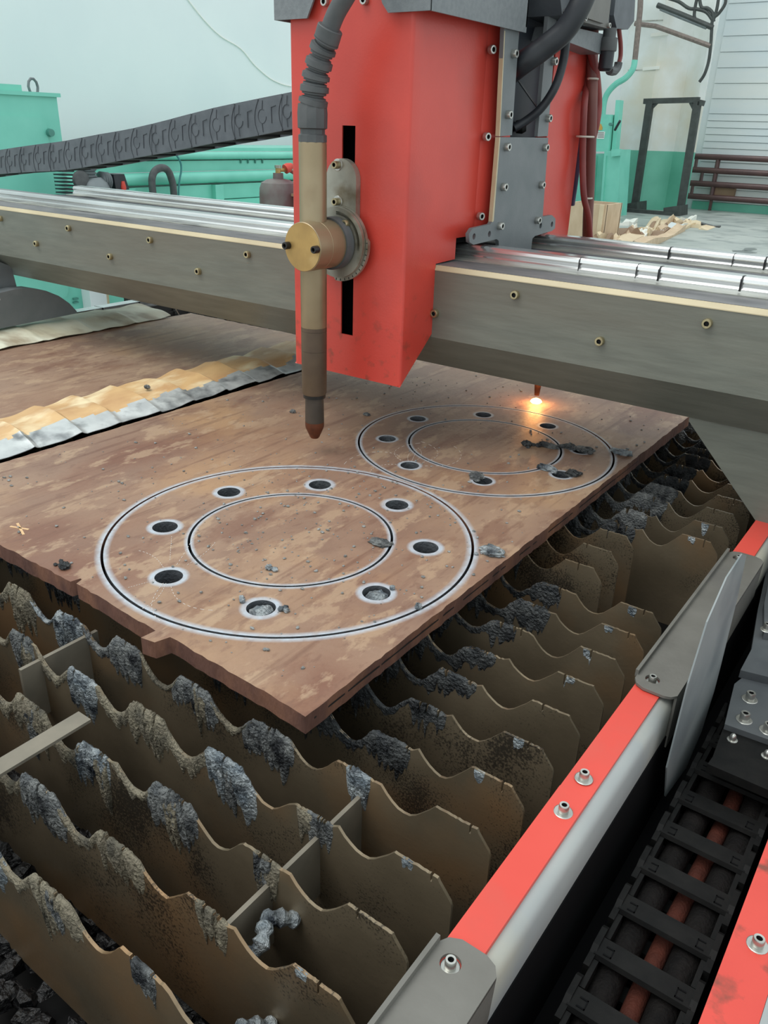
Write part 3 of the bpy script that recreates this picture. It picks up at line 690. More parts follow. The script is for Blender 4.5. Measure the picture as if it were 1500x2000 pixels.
# ------------------------------------------------------------------ plate with cut flanges
C1 = (-.797, .871, .2935, .163); C2 = (-.766, 1.448, .268, .161)
H1 = [(-.977,.762), (-.999,.927), (-.895,1.058), (-.733,1.077), (-.604,.974), (-.582,.812), (-.682,.680), (-.846,.658)]
H2 = [(-.969,1.495), (-.868,1.622), (-.715,1.649), (-.591,1.550), (-.566,1.399), (-.670,1.272), (-.821,1.246), (-.945,1.341)]
HR1, HR2 = .0205, .0185; KW = .0042
mp_ = mat('rusty_plate', (142, 113, 96), (170, 141, 118), rough=.50, metal=.2, scale=9, stretch=(1, .6, 1), c3=(132, 95, 78), s3=4.5, bump=.10, bscale=160, detail=9)
def rust_plate_nodes(m, circles):
    nt = m.node_tree; N = nt.nodes; L = nt.links
    g = N.new('ShaderNodeNewGeometry')
    n = N.new('ShaderNodeTexNoise'); n.inputs['Scale'].default_value = 3.1; n.inputs['Detail'].default_value = 8; L.new(g.outputs['Position'], n.inputs['Vector'])
    mr = N.new('ShaderNodeMapRange'); mr.inputs['From Min'].default_value = .55; mr.inputs['From Max'].default_value = .7; mr.inputs['To Max'].default_value = .75
    L.new(n.outputs['Fac'], mr.inputs['Value']); mixnode(m, mr.outputs[0], (184, 146, 108))
    for sc_, lo_, hi_, am_, cc_ in ((13., .53, .58, .6, (186, 158, 130)), (6., .56, .62, .55, (124, 86, 70)), (34., .56, .63, .45, (120, 88, 74)), (2.2, .50, .62, .5, (160, 126, 102))):
        n = N.new('ShaderNodeTexNoise'); n.inputs['Scale'].default_value = sc_; n.inputs['Detail'].default_value = 10; n.inputs['Roughness'].default_value = .65
        of = N.new('ShaderNodeMapping'); of.inputs['Location'].default_value = (sc_, sc_ * 2, 0); of.inputs['Rotation'].default_value = (0, 0, .7); of.inputs['Scale'].default_value = (1.5, .7, 1); L.new(g.outputs['Position'], of.inputs['Vector']); L.new(of.outputs[0], n.inputs['Vector'])
        mr = N.new('ShaderNodeMapRange'); mr.inputs['From Min'].default_value = lo_; mr.inputs['From Max'].default_value = hi_; mr.inputs['To Max'].default_value = am_
        L.new(n.outputs['Fac'], mr.inputs['Value']); mixnode(m, mr.outputs[0], cc_)
    st = N.new('ShaderNodeMapping'); st.inputs['Scale'].default_value = (60, 4, 1); st.inputs['Rotation'].default_value = (0, 0, .6); L.new(g.outputs['Position'], st.inputs['Vector'])
    n2 = N.new('ShaderNodeTexNoise'); n2.inputs['Scale'].default_value = 1.; n2.inputs['Detail'].default_value = 4; L.new(st.outputs[0], n2.inputs['Vector'])
    mr = N.new('ShaderNodeMapRange'); mr.inputs['From Min'].default_value = .57; mr.inputs['From Max'].default_value = .7; mr.inputs['To Max'].default_value = .55
    L.new(n2.outputs['Fac'], mr.inputs['Value']); mixnode(m, mr.outputs[0], (112, 78, 64))
    sp = N.new('ShaderNodeSeparateXYZ'); L.new(g.outputs['Position'], sp.inputs[0])
    cb = N.new('ShaderNodeCombineXYZ'); L.new(sp.outputs[0], cb.inputs[0]); L.new(sp.outputs[1], cb.inputs[1])
    nn = N.new('ShaderNodeTexNoise'); nn.inputs['Scale'].default_value = 90; nn.inputs['Detail'].default_value = 6; L.new(g.outputs['Position'], nn.inputs['Vector'])
    acc = None
    for cx, cy, rad, wid in circles:
        di = N.new('ShaderNodeVectorMath'); di.operation = 'DISTANCE'; L.new(cb.outputs[0], di.inputs[0]); di.inputs[1].default_value = (cx, cy, 0)
        su = N.new('ShaderNodeMath'); su.operation = 'SUBTRACT'; L.new(di.outputs['Value'], su.inputs[0]); su.inputs[1].default_value = rad
        ab = N.new('ShaderNodeMath'); ab.operation = 'ABSOLUTE'; L.new(su.outputs[0], ab.inputs[0])
        mr = N.new('ShaderNodeMapRange'); mr.inputs['From Min'].default_value = wid; mr.inputs['From Max'].default_value = wid * .35
        L.new(ab.outputs[0], mr.inputs['Value'])
        if acc is None: acc = mr.outputs[0]
        else:
            mx = N.new('ShaderNodeMath'); mx.operation = 'MAXIMUM'; L.new(acc, mx.inputs[0]); L.new(mr.outputs[0], mx.inputs[1]); acc = mx.outputs[0]
    mr = N.new('ShaderNodeMapRange'); mr.inputs['From Min'].default_value = .30; mr.inputs['From Max'].default_value = .62; mr.inputs['To Min'].default_value = .6; mr.inputs['To Max'].default_value = 1.
    L.new(nn.outputs['Fac'], mr.inputs['Value'])
    mu = N.new('ShaderNodeMath'); mu.operation = 'MULTIPLY'; L.new(acc, mu.inputs[0]); L.new(mr.outputs[0], mu.inputs[1])
    mixnode(m, mu.outputs[0], (186, 194, 203))
rust_plate_nodes(mp_, [(C1[0], C1[1], C1[2], .012), (C1[0], C1[1], C1[3], .009), (C2[0], C2[1], C2[2], .009), (C2[0], C2[1], C2[3], .008)]
                 + [(x, y, HR1 + .002, .009) for x, y in H1] + [(x, y, HR2 + .001, .007) for x, y in H2])
mat('plate_edge', (112, 78, 66), (92, 64, 56), rough=.6, metal=.15, scale=24, stretch=(1, 1, .35), c3=(138, 96, 74), s3=14, bump=.3, bscale=130)
def edge_material(o, m='plate_edge'):
    me = o.data; me.materials.append(MATS[m])
    for p in me.polygons: p.material_index = 0 if abs(p.normal.z) > .7 else 1
def wob(pts, amp, seed, step=.012):
    r = random.Random(seed); out = []
    for a, b in zip(pts, pts[1:] + pts[:1]):
        a_ = Vector(a); b_ = Vector(b); n = max(1, int((b_ - a_).length / step))
        for k in range(n):
            p = a_.lerp(b_, k / n); out.append((p.x + (r.uniform(-amp, amp) if k else 0), p.y + (r.uniform(-amp, amp) if k else 0)))
    return out
XPL, YPF = -1.43, 1.95
front = [(-.484, .545), (-.540, .5495), (-.600, .551), (-.724, .556), (-.730, .536), (-.752, .532), (-.750, .554), (-.932, .563), (-.936, .575), (-.940, .575), (-.943, .561), (-1.125, .561), (XPL, .570)]
outline = wob(front + [(XPL, YPF), (-.484, YPF)], .0012, 3)
pl = fill('steel_plate', outline, [circle(C1[0], C1[1], C1[2] + KW/2, 180), circle(C2[0], C2[1], C2[2] + KW/2, 180)], 'z', ZS, ZT, 'rusty_plate')
edge_material(pl); tag(pl, 'thick rusty steel plate with two round cut-outs in the middle of the table', 'plate')
# hot cracked edge line along the right side of the plate
obj('edge_crack', MB().add([(-.4835, .56, ZT - .010), (-.4835, 1.6, ZT - .011), (-.4835, 1.6, ZT - .0125), (-.4835, .56, ZT - .0125)], [(0, 1, 2, 3)]), 'hex_dark', pl)
for nm, C, HH, HR, which in (('near', C1, H1, HR1, 'nearer, larger'), ('far', C2, H2, HR2, 'farther, smaller')):
    fl = fill('flange_ring', circle(C[0], C[1], C[2] - KW/2, 180), [circle(C[0], C[1], C[3] + KW/2, 120)] + [circle(x, y, HR, 32) for x, y in HH], 'z', ZS, ZT, 'rusty_plate')
    edge_material(fl, 'cut_edge'); tag(fl, 'rusty flange ring with eight bolt holes, the %s of two' % which, 'flange')
    ds = fill('centre_disc', circle(C[0], C[1], C[3] - KW/2, 120), [], 'z', ZS, ZT, 'rusty_plate')
    edge_material(ds, 'cut_edge'); tag(ds, 'round rusty disc cut out inside the %s flange ring' % which, 'disc')
mb = MB()
for qa, qb in (((20, 1028), (56, 1034)), ((34, 1022), (46, 1044))):
    a, b = at_z(*qa, ZT + .0003), at_z(*qb, ZT + .0003); mb.bar(a, b, .004, .0005)
mat('chalk', (220, 186, 142), (206, 164, 122), rough=.8, scale=60)
obj('chalk_cross', mb, 'chalk', pl, 0)
# second plate further left
p2 = fill('steel_plate', wob([(-1.62, .35), (-1.62, 1.935), (-2.215, 1.925), (-2.30, .35)], .002, 8), [], 'z', ZS, ZT, 'rusty_plate')
edge_material(p2); tag(p2, 'rusty steel plate at the left, beyond the crumpled ochre sheet', 'plate')
# crumpled profiled sheets
def profiled(name, label, x_near, x_far, y0_, y1_, pitch, amp, mats_, seed, z0_, lip=0):
    mb = MB(); nx, ny = 28, int((y1_ - y0_) / .006); r = random.Random(seed); th = .0012
    for lay in (0, 1):
        vs = []; fs = []
        for j in range(ny + 1):
            y = y0_ + (y1_ - y0_) * j / ny
            ph = ((y + .012*mnoise.noise(Vector((y*3, seed, 0)))) / pitch) % 1
            tr = ph ** 1.5 if ph < .88 else (1 - ph) / .12
            for i in range(nx + 1):
                u = i / nx
                xn = x_near + .012 * mnoise.noise(Vector((y * 9, seed, 1))); xf = x_far + .014 * mnoise.noise(Vector((y * 12, seed, 4)))
                x = xn + (xf - xn) * u
                z_ = z0_ + amp * tr * (1 if u > lip else .75) + .010 * math.sin(u * math.pi) + .006 * mnoise.noise(Vector((x * 14, y * 11, seed)))
                if lip and u < lip: z_ -= (lip - u) / lip * .006
                vs.append((x, y + .03 * u, max(z_, ZT + .001) - lay * th))
        mi = []
        for j in range(ny):
            for i in range(nx):
                a = j*(nx+1)+i; f = (a, a+nx+1, a+nx+2, a+1); fs.append(f if lay else f[::-1])
        o_ = len(mb.f); mb.add(vs, fs)
        for j in range(ny):
            for i in range(nx):
                jag = lip + .10 * mnoise.noise(Vector((j * .045, seed, 2))) + .03 * mnoise.noise(Vector((j * .3, seed, 5)))
                mb.m[o_ + j*nx + i] = 1 if lip and (i + .5)/nx < jag else 0
    o = obj(name, mb, mats_, None, 28); return tag(o, label, 'metal sheet')
profiled('profiled_sheet', 'crumpled ochre profiled metal sheet with bare zinc edge between the plates', -1.445, -1.66, .45, 2.0, .105, .011, ['zinc_paint', 'zinc'], 3, ZT + .004, .28)
profiled('profiled_sheet', 'pale dirty profiled metal sheet at the far left beside the gantry cover', -2.205, -2.46, .9, 1.83, .17, .006, ['sheet_pale', 'zinc'], 6, ZT + .004)

# dross on the plate
def lump_thing(label, px, rx, ry, rz, seed, m='slag', zoff=0., extra=()):
    p = at_z(px[0], px[1], ZT); mb = MB().lump((p.x, p.y, ZT + rz * .55 + zoff), rx, ry, rz, .24, seed, 22, 13, 3.4)
    for k, (dx, dy, s) in enumerate(extra): mb.lump((p.x + dx, p.y + dy, ZT + s * .45 + zoff), s, s * .8, s * .55, .22, seed + k + 20, 9, 6, 2.6)
    return tag(obj('dross_lump', mb, m, None, 50), label, 'slag', 'dross lumps on the plate')
lump_thing('dark jagged dross cluster on the far disc, left of the inner cut', (1028, 870), .011, .008, .007, 1, 'slag_dark', 0, ((.012, .008, .006), (-.004, .014, .005), (.010, -.012, .005)))
lump_thing('long dark dross flake lying across the far inner cut', (1070, 873), .023, .009, .006, 2, 'slag', 0, ((.024, .016, .008), (-.016, -.012, .007), (.006, .004, .008), (.018, .004, .005)))
lump_thing('grey dross flake just right of the far inner cut', (1113, 876), .016, .010, .007, 3, 'slag', 0, ((.014, .006, .007),))
lump_thing('grey dross crust on the far right hole of the far flange', (1140, 881), .022, .013, .006, 4, 'slag', 0, ((.018, -.01, .006),))
lump_thing('grey dross blob on the plate right of the far flange', (1213, 886), .024, .012, .006, 5, 'slag_blue', 0, ((-.02, .006, .006), (.014, .012, .006)))
lump_thing('smooth grey dross finger beside the far flange inner cut', (1068, 918), .022, .009, .007, 6, 'slag_blue', 0, ((.018, -.006, .008),))
lump_thing('curled grey dross strip right of the far flange near hole', (1118, 928), .013, .012, .007, 7, 'slag_dark', 0, ((.01, .012, .006),))
lump_thing('grey dross crust left of the nearest hole in the far flange', (930, 934), .014, .012, .008, 8, 'slag', 0, ((.008, -.012, .007),))
lump_thing('silvery dross blob with a tail on the plate right of the near flange', (962, 1081), .020, .014, .007, 9, 'slag_blue', 0, ((-.012, -.010, .005), (-.018, -.020, .004), (.01, .01, .007)))
lump_thing('flat grey dross patch inside the near disc beside its cut', (742, 1062), .018, .012, .004, 10, 'slag', 0, ((.016, .010, .004),))
lump_thing('grey dross lump at the left front of the rusty plate', (126, 1109), .009, .008, .006, 11, 'slag_dark', 0, ((-.016, -.004, .004), (-.02, .008, .004)))
lump_thing('round dross bead on the outer cut of the near flange', (817, 1188), .005, .005, .005, 12, 'slag_blue')
lump_thing('grey dross crumb on the plate behind the torch tip', (572, 806), .007, .006, .005, 13, 'slag')
lump_thing('grey dross crumb on the plate left of the far flange', (716, 811), .009, .006, .004, 14, 'slag')
lump_thing('small dross chip on the ochre sheet', (289, 775), .008, .006, .005, 15, 'slag', .022)
lump_thing('pair of pale dross chips near the front of the near disc', (526, 1112), .006, .005, .005, 16, 'slag_blue', 0, ((.010, .002, .006),))
for lab, hx, beads in (('silver dross plug sunk in the front hole of the near flange', H1[6], ((-.030, -.006), (-.036, -.001), (.026, .012), (.034, .014), (.029, .018))), ('silver dross plug filling the front right hole of the near flange', H1[5], ((.012, .022),))):
    mb = MB().lump((hx[0], hx[1], ZT - .010), HR1 * .84, HR1 * .84, .010, .18, hx[0], 18, 10, 2.5)
    for k, (dx, dy) in enumerate(beads): mb.lump((hx[0] + dx, hx[1] + dy, ZT + .003), .0045, .0045, .004, .2, k, 8, 6)
    tag(obj('dross_plug', mb, 'slag_blue', None, 50), lab, 'slag', 'dross plugs in the flange holes')
mb = MB(); r = random.Random(11)
for k in range(760):
    if r.random() < .45: x, y = r.gauss(-.80, .16), r.gauss(.90, .17)
    else: x, y = r.uniform(-1.40, -.50), r.uniform(.58, 1.9)
    if not (-1.41 < x < -.495 and .575 < y < 1.9): continue
    if any(math.hypot(x - a, y - b) < .024 for a, b in H1 + H2) or any(abs(math.hypot(x - c[0], y - c[1]) - c[q]) < .005 for c in (C1, C2) for q in (2, 3)): continue
    s = r.choice((.0009, .0010, .0013, .0016, .0020, .0028)); mb.lump((x, y, ZT + s * .45), s * r.uniform(.8, 1.4), s, s * .6, .4, k * .7, 6, 4)
o = obj('dross_crumbs', mb, 'crumb', None, 25); o['kind'] = 'stuff'; tag(o, 'tiny dross crumbs scattered over the rusty plate', 'dross')
# spatter scratches fanning from holes
def spatter(cx, cy, rays, lab):
    mb = MB()
    for a, l0, l1, bend in rays:
        prev = None; n = 22
        for k in range(n):
            q = l0 + (l1 - l0) * k / (n-1); an = a + bend * (k / (n-1)) ** 2; p = Vector((cx + q*math.cos(an), cy + q*math.sin(an), ZT + .0004))
            if prev is not None and k % 2: mb.bar(prev, p, .0006, .0004)
            prev = p
    o = obj('spatter_mark', mb, 'spatter', pl, 0); o['kind'] = 'stuff'; return o
spatter(*H1[7], [(2.1, .035, .15, .05), (2.4, .05, .13, 0), (2.7, .03, .10, .2), (-1.1, .02, .12, .3), (-.9, .02, .09, -.2), (-1.9, .02, .06, 0), (-.6, .03, .12, .4), (1.7, .04, .12, .1)], '')
spatter(*H2[6], [(1.7, .02, .10, .3), (2.0, .02, .08, 0), (2.3, .02, .09, -.3), (1.2, .02, .14, .8), (2.8, .02, .13, -.8), (.6, .03, .15, .9), (-2.6, .02, .09, .6), (2.6, .05, .13, 1.2)], '')

# ================================================================== TABLE EDGE RAIL
ZR = .845; XI, XO = -.2105, -.1795
t = thing('side_rail', 'grey steel side rail of the table with red capping strips', 'rail', (-.19, 1.2, .5))
obj('rail_body', MB().prism([(XI, ZR - .002), (XO + .004, ZR - .002), (XO + .012, ZR - .006), (XO + .016, ZR - .014), (XO + .016, ZR - .058), (XO + .010, ZR - .064), (XI, ZR - .064)], 'y', .12, 3.1), 'rail_grey', t, 40)
seams = [.13, .4295 + .115, 1.0, 3.05]
ys = at_z(1120, 1550, ZR).y
for a, b, dz in ((.13, ys - .001, .0012), (ys, 3.05, 0.)):
    obj('red_strip', MB().box(XI, XO + .001, a, b, ZR - .003, ZR + .002 + dz), 'red_rail', t, 0)
for x, y in ((1140, 1516), (1100, 1581)):
    p = at_z(x, y + 5, ZR + .003); bolt(t, (p.x, p.y, ZR + .003), (0, 0, 1), .0052, .0085, 'steel', washer=.0095)
def guard(lab, ya, yb):
    g = thing('rail_guard', lab, 'bracket', (XO, (ya + yb)/2, ZR))
    mb = MB(); zt_ = ZR + .0035
    pts = [(XI + .012, ya), (XO + .006, ya), (XO + .014, ya + .003), (XO + .0195, ya + .010), (XO + .0195, yb - .012), (XO + .014, yb - .004), (XO + .004, yb), (XI + .012, yb), (XI + .002, yb - .005), (XI - .003, yb - .014), (XI - .003, ya + .014), (XI + .002, ya + .005)]
    cy0, cy1 = ya + .024, yb - .024; cx = (XI + XO)/2
    top = fill('top_plate', pts, [circle(cx, cy0, .0088, 24), circle(cx, cy1, .0088, 24)], 'z', zt_, zt_ + .0035, 'bracket_grey', g)
    obj('inner_lip', MB().box(XI - .006, XI - .002, ya + .022, yb - .012, zt_, zt_ + .010), 'bracket_grey', g, 0)
    obj('outer_skirt', MB().prism([(ya + .010, zt_ + .001), (yb - .012, zt_ + .001), (yb - .02, zt_ - .055), (ya + .010, zt_ - .075)], 'x', XO + .0165, XO + .0195), 'bracket_grey', g, 0)
    for cy in (cy0, cy1): bolt(g, (cx, cy, zt_ - .001), (0, 0, 1), .0048, .0085, 'steel', washer=.0082)
y_a = at_z(1275, 1340, ZR + .006).y - .012; y_b = at_z(1445, 1090, ZR + .006).y + .020
guard('grey sheet guard bolted over the red rail, farther one', y_a, y_b)
guard('grey sheet guard bolted over the red rail at the bottom of the picture', .20, at_z(885, 1845, ZR + .006).y + .008)

# deflector blade hanging beside the rail
P = [(1300, 1556), (1303, 1500), (1345, 1335), (1382, 1215), (1420, 1128), (1450, 1082), (1458, 1085), (1440, 1170), (1424, 1235), (1408, 1300), (1395, 1350), (1370, 1430), (1340, 1500)]
XB_ = -.145
PB = [at_x(x, y, XB_) for x, y in P]
t = thing('deflector_blade', 'pale grey sheet metal blade standing between rail and gantry carriage', 'metal sheet', PB[0])
obj('blade', MB().prism([(p.y, p.z) for p in PB], 'x', XB_ - .0018, XB_), 'blade_grey', t, 0)

# ------------------------------------------------------------------ trench, open cable chain, right cover
t = thing('cable_trench', 'dark steel channel carrying the open cable chain', 'channel', (-.08, 1.2, .5))
obj('floor_plate', MB().box(-.162, .0, .12, 3.0, .64, .645), 'slot_dark', t, 0)
obj('inner_side', MB().box(-.168, -.162, .12, 3.0, .56, .79), 'slot_dark', t, 0)
obj('outer_side', MB().box(-.013, -.008, .12, 3.0, .56, .79), 'slot_dark', t, 0)
ZC = .735
bars_px = [(1360, 1503), (1330, 1560), (1293, 1627), (1257, 1697), (1217, 1780), (1163, 1873), (1117, 1963)]
PITCH = .0632; Y0C = at_z(1163, 1873, ZC).y
t = thing('cable_chain', 'open black plastic cable chain lying in the channel by the red cover', 'cable chain', (-.08, .7, .65))
XCL, XCR = -.132, -.031
def chain_link(k):
    y = Y0C + k * PITCH
    for s, x in ((1, XCL), (-1, XCR)):
        mb = MB(); h = .045
        mb.box(min(x, x + s*.006), max(x, x + s*.006), y - .012, y + .040, ZC - h, ZC + .001)
        xo = x + s*.006
        mb.box(min(xo, xo + s*.005), max(xo, xo + s*.005), y + .030, y + .064, ZC - h + .004, ZC - .002)
        mb.prism([(y + .004, ZC + .001), (y + .012, ZC + .005), (y + .034, ZC + .005), (y + .040, ZC + .001)], 'x', min(x, x + s*.006), max(x, x + s*.006))
        obj('side_link', mb, 'black_plastic', t, 0)
    mb = MB().prism([(y + .002, ZC - .003), (y + .004, ZC + .002), (y + .026, ZC + .002), (y + .028, ZC - .003)], 'x', XCL + .004, XCR - .004)
    cb_ = obj('cross_bar', mb, 'black_plastic', t, 0)
    for xx, s in ((XCL + .016, 1), (XCR - .016, -1)):
        obj('snap_mark', MB().box(xx - .004, xx + .004, y + .007, y + .0085, ZC + .002, ZC + .0027).box(xx - .004, xx + .004, y + .0165, y + .018, ZC + .002, ZC + .0027).box(xx + s*.003, xx + s*.004, y + .007, y + .018, ZC + .002, ZC + .0027), 'slot_dark', cb_, 0)
    mb = MB().box(XCL + .004, XCR - .004, y + .004, y + .022, ZC - .045, ZC - .041); obj('bottom_bar', mb, 'black_plastic', t, 0)
for k in range(-4, 8): chain_link(k)
for lab, x, rr_, m in (('dark rubber hose inside the cable chain, on the rail side', -.106, .0145, 'hose_dark'), ('clay red hose in the middle of the cable chain', -.078, .0095, 'hose_clay'), ('thick dark hose inside the cable chain, on the red cover side', -.053, .0150, 'hose_dark')):
    tag(obj('chain_hose', MB().tube([(x + .003*math.sin(k*1.1), .16 + k*.1, ZC - .038 + rr_ + .001*math.sin(k)) for k in range(12)], rr_, 14), m), lab, 'hose')
zq = .815
t = thing('side_cover', 'red painted side cover strip at the lower right corner', 'cover', (0, .9, .5))
obj('red_top', MB().box(-.0225, .0165, .12, 3.0, zq - .003, zq), 'red_paint', t, 0)
obj('outer_face', MB().box(.0168, .024, .12, 3.0, .50, zq - .0005), 'rail_grey', t, 0)
obj('inner_skirt', MB().box(-.0225, -.019, .12, 3.0, zq - .06, zq - .003), 'red_paint', t, 0)
p = at_z(1479, 1846, zq); bolt(t, (p.x, p.y, zq), (0, 0, 1), .0052, .008, 'steel', washer=.0092)
bolt(t, (p.x, p.y + .45, zq), (0, 0, 1), .0052, .008, 'steel', washer=.0092)

# ================================================================== GANTRY
YF_, ZB0, ZB1 = 1.365, 1.079, 1.207; YBK = 1.86; ZTOP = 1.217
t = gantry = thing('gantry_beam', 'long grey green gantry beam spanning the cutting table', 'gantry', (-1.2, 1.55, 1.0))
XBL, XBR = -2.62, .12
obj('beam_body', MB().prism([(YF_, ZB0), (YF_, ZB1 + .003), (YF_ + .005, ZTOP - .001), (YBK, ZTOP - .001), (YBK, 1.006), (1.432, 1.006)], 'x', XBL, XBR), 'beam_paint', t, 0)
obj('edge_strip', MB().prism([(YF_ - .0008, ZB1 + .001), (YF_ - .0008, ZB1 + .0025), (YF_ + .0035, ZTOP), (YF_ + .006, ZTOP + .0005), (YF_ + .006, ZTOP - .003)], 'x', XBL, XBR), 'edge_cream', t, 0)
obj('top_plate', MB().box(XBL, XBR, YF_ + .006, YBK, ZTOP - .002, ZTOP + .0012), 'beam_top', t, 0)
def guide(yc, nm):
    w_ = .023; h_ = .028; z0_ = ZTOP + .001
    half = [(w_, 0), (w_, .007), (w_ - .004, .011), (w_ - .004, .015), (w_ - .001, .019), (w_ - .003, .024), (w_ - .006, .027), (w_ - .009, h_)]
    pr = [(yc - a, z0_ + b) for a, b in half] + [(yc + a, z0_ + b) for a, b in half[::-1]]
    rl = obj('guide_rail', MB().prism(pr, 'x', XBL + .02, XBR), 'rail_steel', t, 0)
    obj('rail_bed', MB().box(XBL + .02, XBR, yc - w_ - .027, yc + w_ + .012, z0_, z0_ + .002), 'rail_bed', t, 0)
    for x in (-.30, -.42, -.55, -.36) if nm else (-.33, -.47, -.51, -.62):
        ww = .0012 if x in (-.30, -.51, -.62, -.42) else .0035
        obj('grease_mark', MB().prism([(yc - w_ - .0006, z0_ + .004), (yc - w_ - .0006, z0_ + .0230), (yc - w_ + .008, z0_ + h_ + .0005), (yc - w_*.2, z0_ + h_ + .0005), (yc - w_*.2, z0_ + .004)], 'x', x, x + ww), 'black_grease', rl, 0)
guide(1.503, 0); guide(1.800, 1)
obj('centre_channel', MB().box(XBL + .02, XBR, 1.555, 1.72, ZTOP + .001, ZTOP + .004), 'dark_panel', t, 0)
mbk = MB()
for k in range(260):
    x = XBR - .01 - k * .0105; mbk.box(x, x + .005, 1.575, 1.585, ZTOP + .004, ZTOP + .0095)
obj('toothed_rack', mbk, 'rail_bed', t, 0)
bx = [(-.340 - .1725 * k) for k in range(12)]
for x, zz_ in [(-2.359, 1.184), (-2.195, 1.130), (-2.032, 1.185), (-1.865, 1.129), (-1.698, 1.186), (-1.530, 1.130), (-1.363, 1.186), (-.685, 1.185), (-.855, 1.127), (-.513, 1.128), (-.340, 1.185), (-.172, 1.128), (-1.195, 1.130), (-1.028, 1.186)]:
    bolt(t, (x, YF_, zz_), (0, -1, 0), .0080, .009, 'brassy')
# end bracket below the beam at the right
g0 = at_y(1345, 822, 1.436); g1 = at_y(1475, 1016, 1.436)
obj('end_bracket', MB().prism([(g0.x, 1.008), (g0.x, g0.z), (g1.x, g1.z), (g1.x + .004, ZR - .05), (-.10, .74), (.12, .74), (.12, 1.008)], 'y', 1.436, 1.452), 'beam_paint', t, 0)
# left end cover with an arched top
XV = -2.36
PC = [at_x(x, y, XV) for x, y in ((-60, 585), (0, 572), (30, 565), (60, 563), (90, 568), (115, 578), (135, 592), (150, 608), (150, 612), (0, 642), (-60, 655))]
ec = obj('end_cover', MB().prism([(p.y, p.z) for p in PC], 'x', XV - .05, XV), 'plate_grey', t, 0)
PU = [at_x(x, y, XV - .06) for x, y in ((-60, 490), (22, 520), (34, 565), (-60, 585))]
obj('end_leg', MB().prism([(p.y, p.z) for p in PU], 'x', XV - .14, XV - .06), 'plate_grey', t, 0)
fc = bpy.data.curves.new('cover_letter', 'FONT'); fc.body = 'S'; fc.size = .022; fc.extrude = .0004
fo = bpy.data.objects.new('tmp', fc); col.objects.link(fo); bpy.context.view_layer.update()
fme = bpy.data.meshes.new_from_object(fo.evaluated_get(bpy.context.evaluated_depsgraph_get())); bpy.data.objects.remove(fo)
p = at_x(-5, 588, XV + .001); fme.materials.clear(); lo = link('cover_letter', fme, 'letter_white', p, ec); lo.rotation_euler = (math.pi/2, 0, math.pi/2)
# left table rail
t = thing('left_table_rail', 'bright steel running rail at the far left edge of the table', 'rail', (-2.52, 1.8, .5))
obj('rail_top', MB().box(-2.545, -2.50, .3, 3.1, ZT - .02, ZT), 'rail_steel', t, 0)
obj('rail_base', MB().box(-2.60, -2.48, .3, 3.1, .1, ZT - .02), 'table_steel', t, 0)
for k in range(7): obj('joint', MB().box(-2.548, -2.497, 1.45 + k*.16, 1.452 + k*.16, ZT - .02, ZT + .0005), 'black_grease', t, 0)

# carriage of the gantry running beside the rail (lower right)
t = thing('gantry_carriage', 'dark grey gantry carriage with bolted brackets beside the open chain', 'carriage', (-.06, 1.1, .7))
zk = .775
def dp(x, y, z_=zk): p = at_z(x, y, z_); return (p.x, p.y)
obj('chain_end_plate', MB().prism([dp(1382, 1492), dp(1392, 1478), dp(1413, 1420), dp(1440, 1425), dp(1560, 1475), dp(1540, 1560)], 'z', zk - .012, zk), 'black_plastic', t, 0)
obj('bolt_plate', MB().prism([dp(1413, 1424), dp(1432, 1345), dp(1448, 1332), dp(1462, 1334), dp(1560, 1362), dp(1570, 1480)], 'z', zk, zk + .008), 'carriage_grey', t, 0)
obj('upper_plate', MB().prism([dp(1440, 1332), dp(1462, 1290), dp(1475, 1210), dp(1497, 1110), dp(1600, 1110), dp(1600, 1372)], 'z', zk + .008, zk + .020), 'carriage_grey', t, 0)
obj('raised_pad', MB().prism([dp(1492, 1238, zk + .03), dp(1492, 1180, zk + .03), dp(1506, 1110, zk + .03), dp(1600, 1110, zk + .03), dp(1600, 1250, zk + .03)], 'z', zk + .020, zk + .032), 'carriage_grey', t, 0)
obj('undercarriage', MB().box(-.125, .12, 1.0, 1.5, .66, zk - .012), 'slot_dark', t, 0)
obj('leg_box', MB().box(-.10, .12, 1.30, 1.436, .66, .90), 'dark_panel', t, 0)
for x, y, z_, rr_ in ((1464, 1366, zk + .008, .0075), (1453, 1406, zk + .008, .0075), (1499, 1427, zk + .008, .0075), (1496, 1230, zk + .032, .006)):
    p = at_z(x, y, z_); bolt(t, (p.x, p.y, z_), (0, 0, 1), rr_*.8, .010, 'steel', washer=rr_ * 1.35)
for x, y in ((1430, 1442), (1497, 1474)):
    p = at_z(x, y + 4, zk); obj('dome_nut', MB().lathe([(.0065, 0), (.0065, .0015), (.0042, .002), (.0042, .006), (.003, .009), (.0008, .0105)], (p.x, p.y, zk), (0,0,1), 14), 'bolt_steel', t)

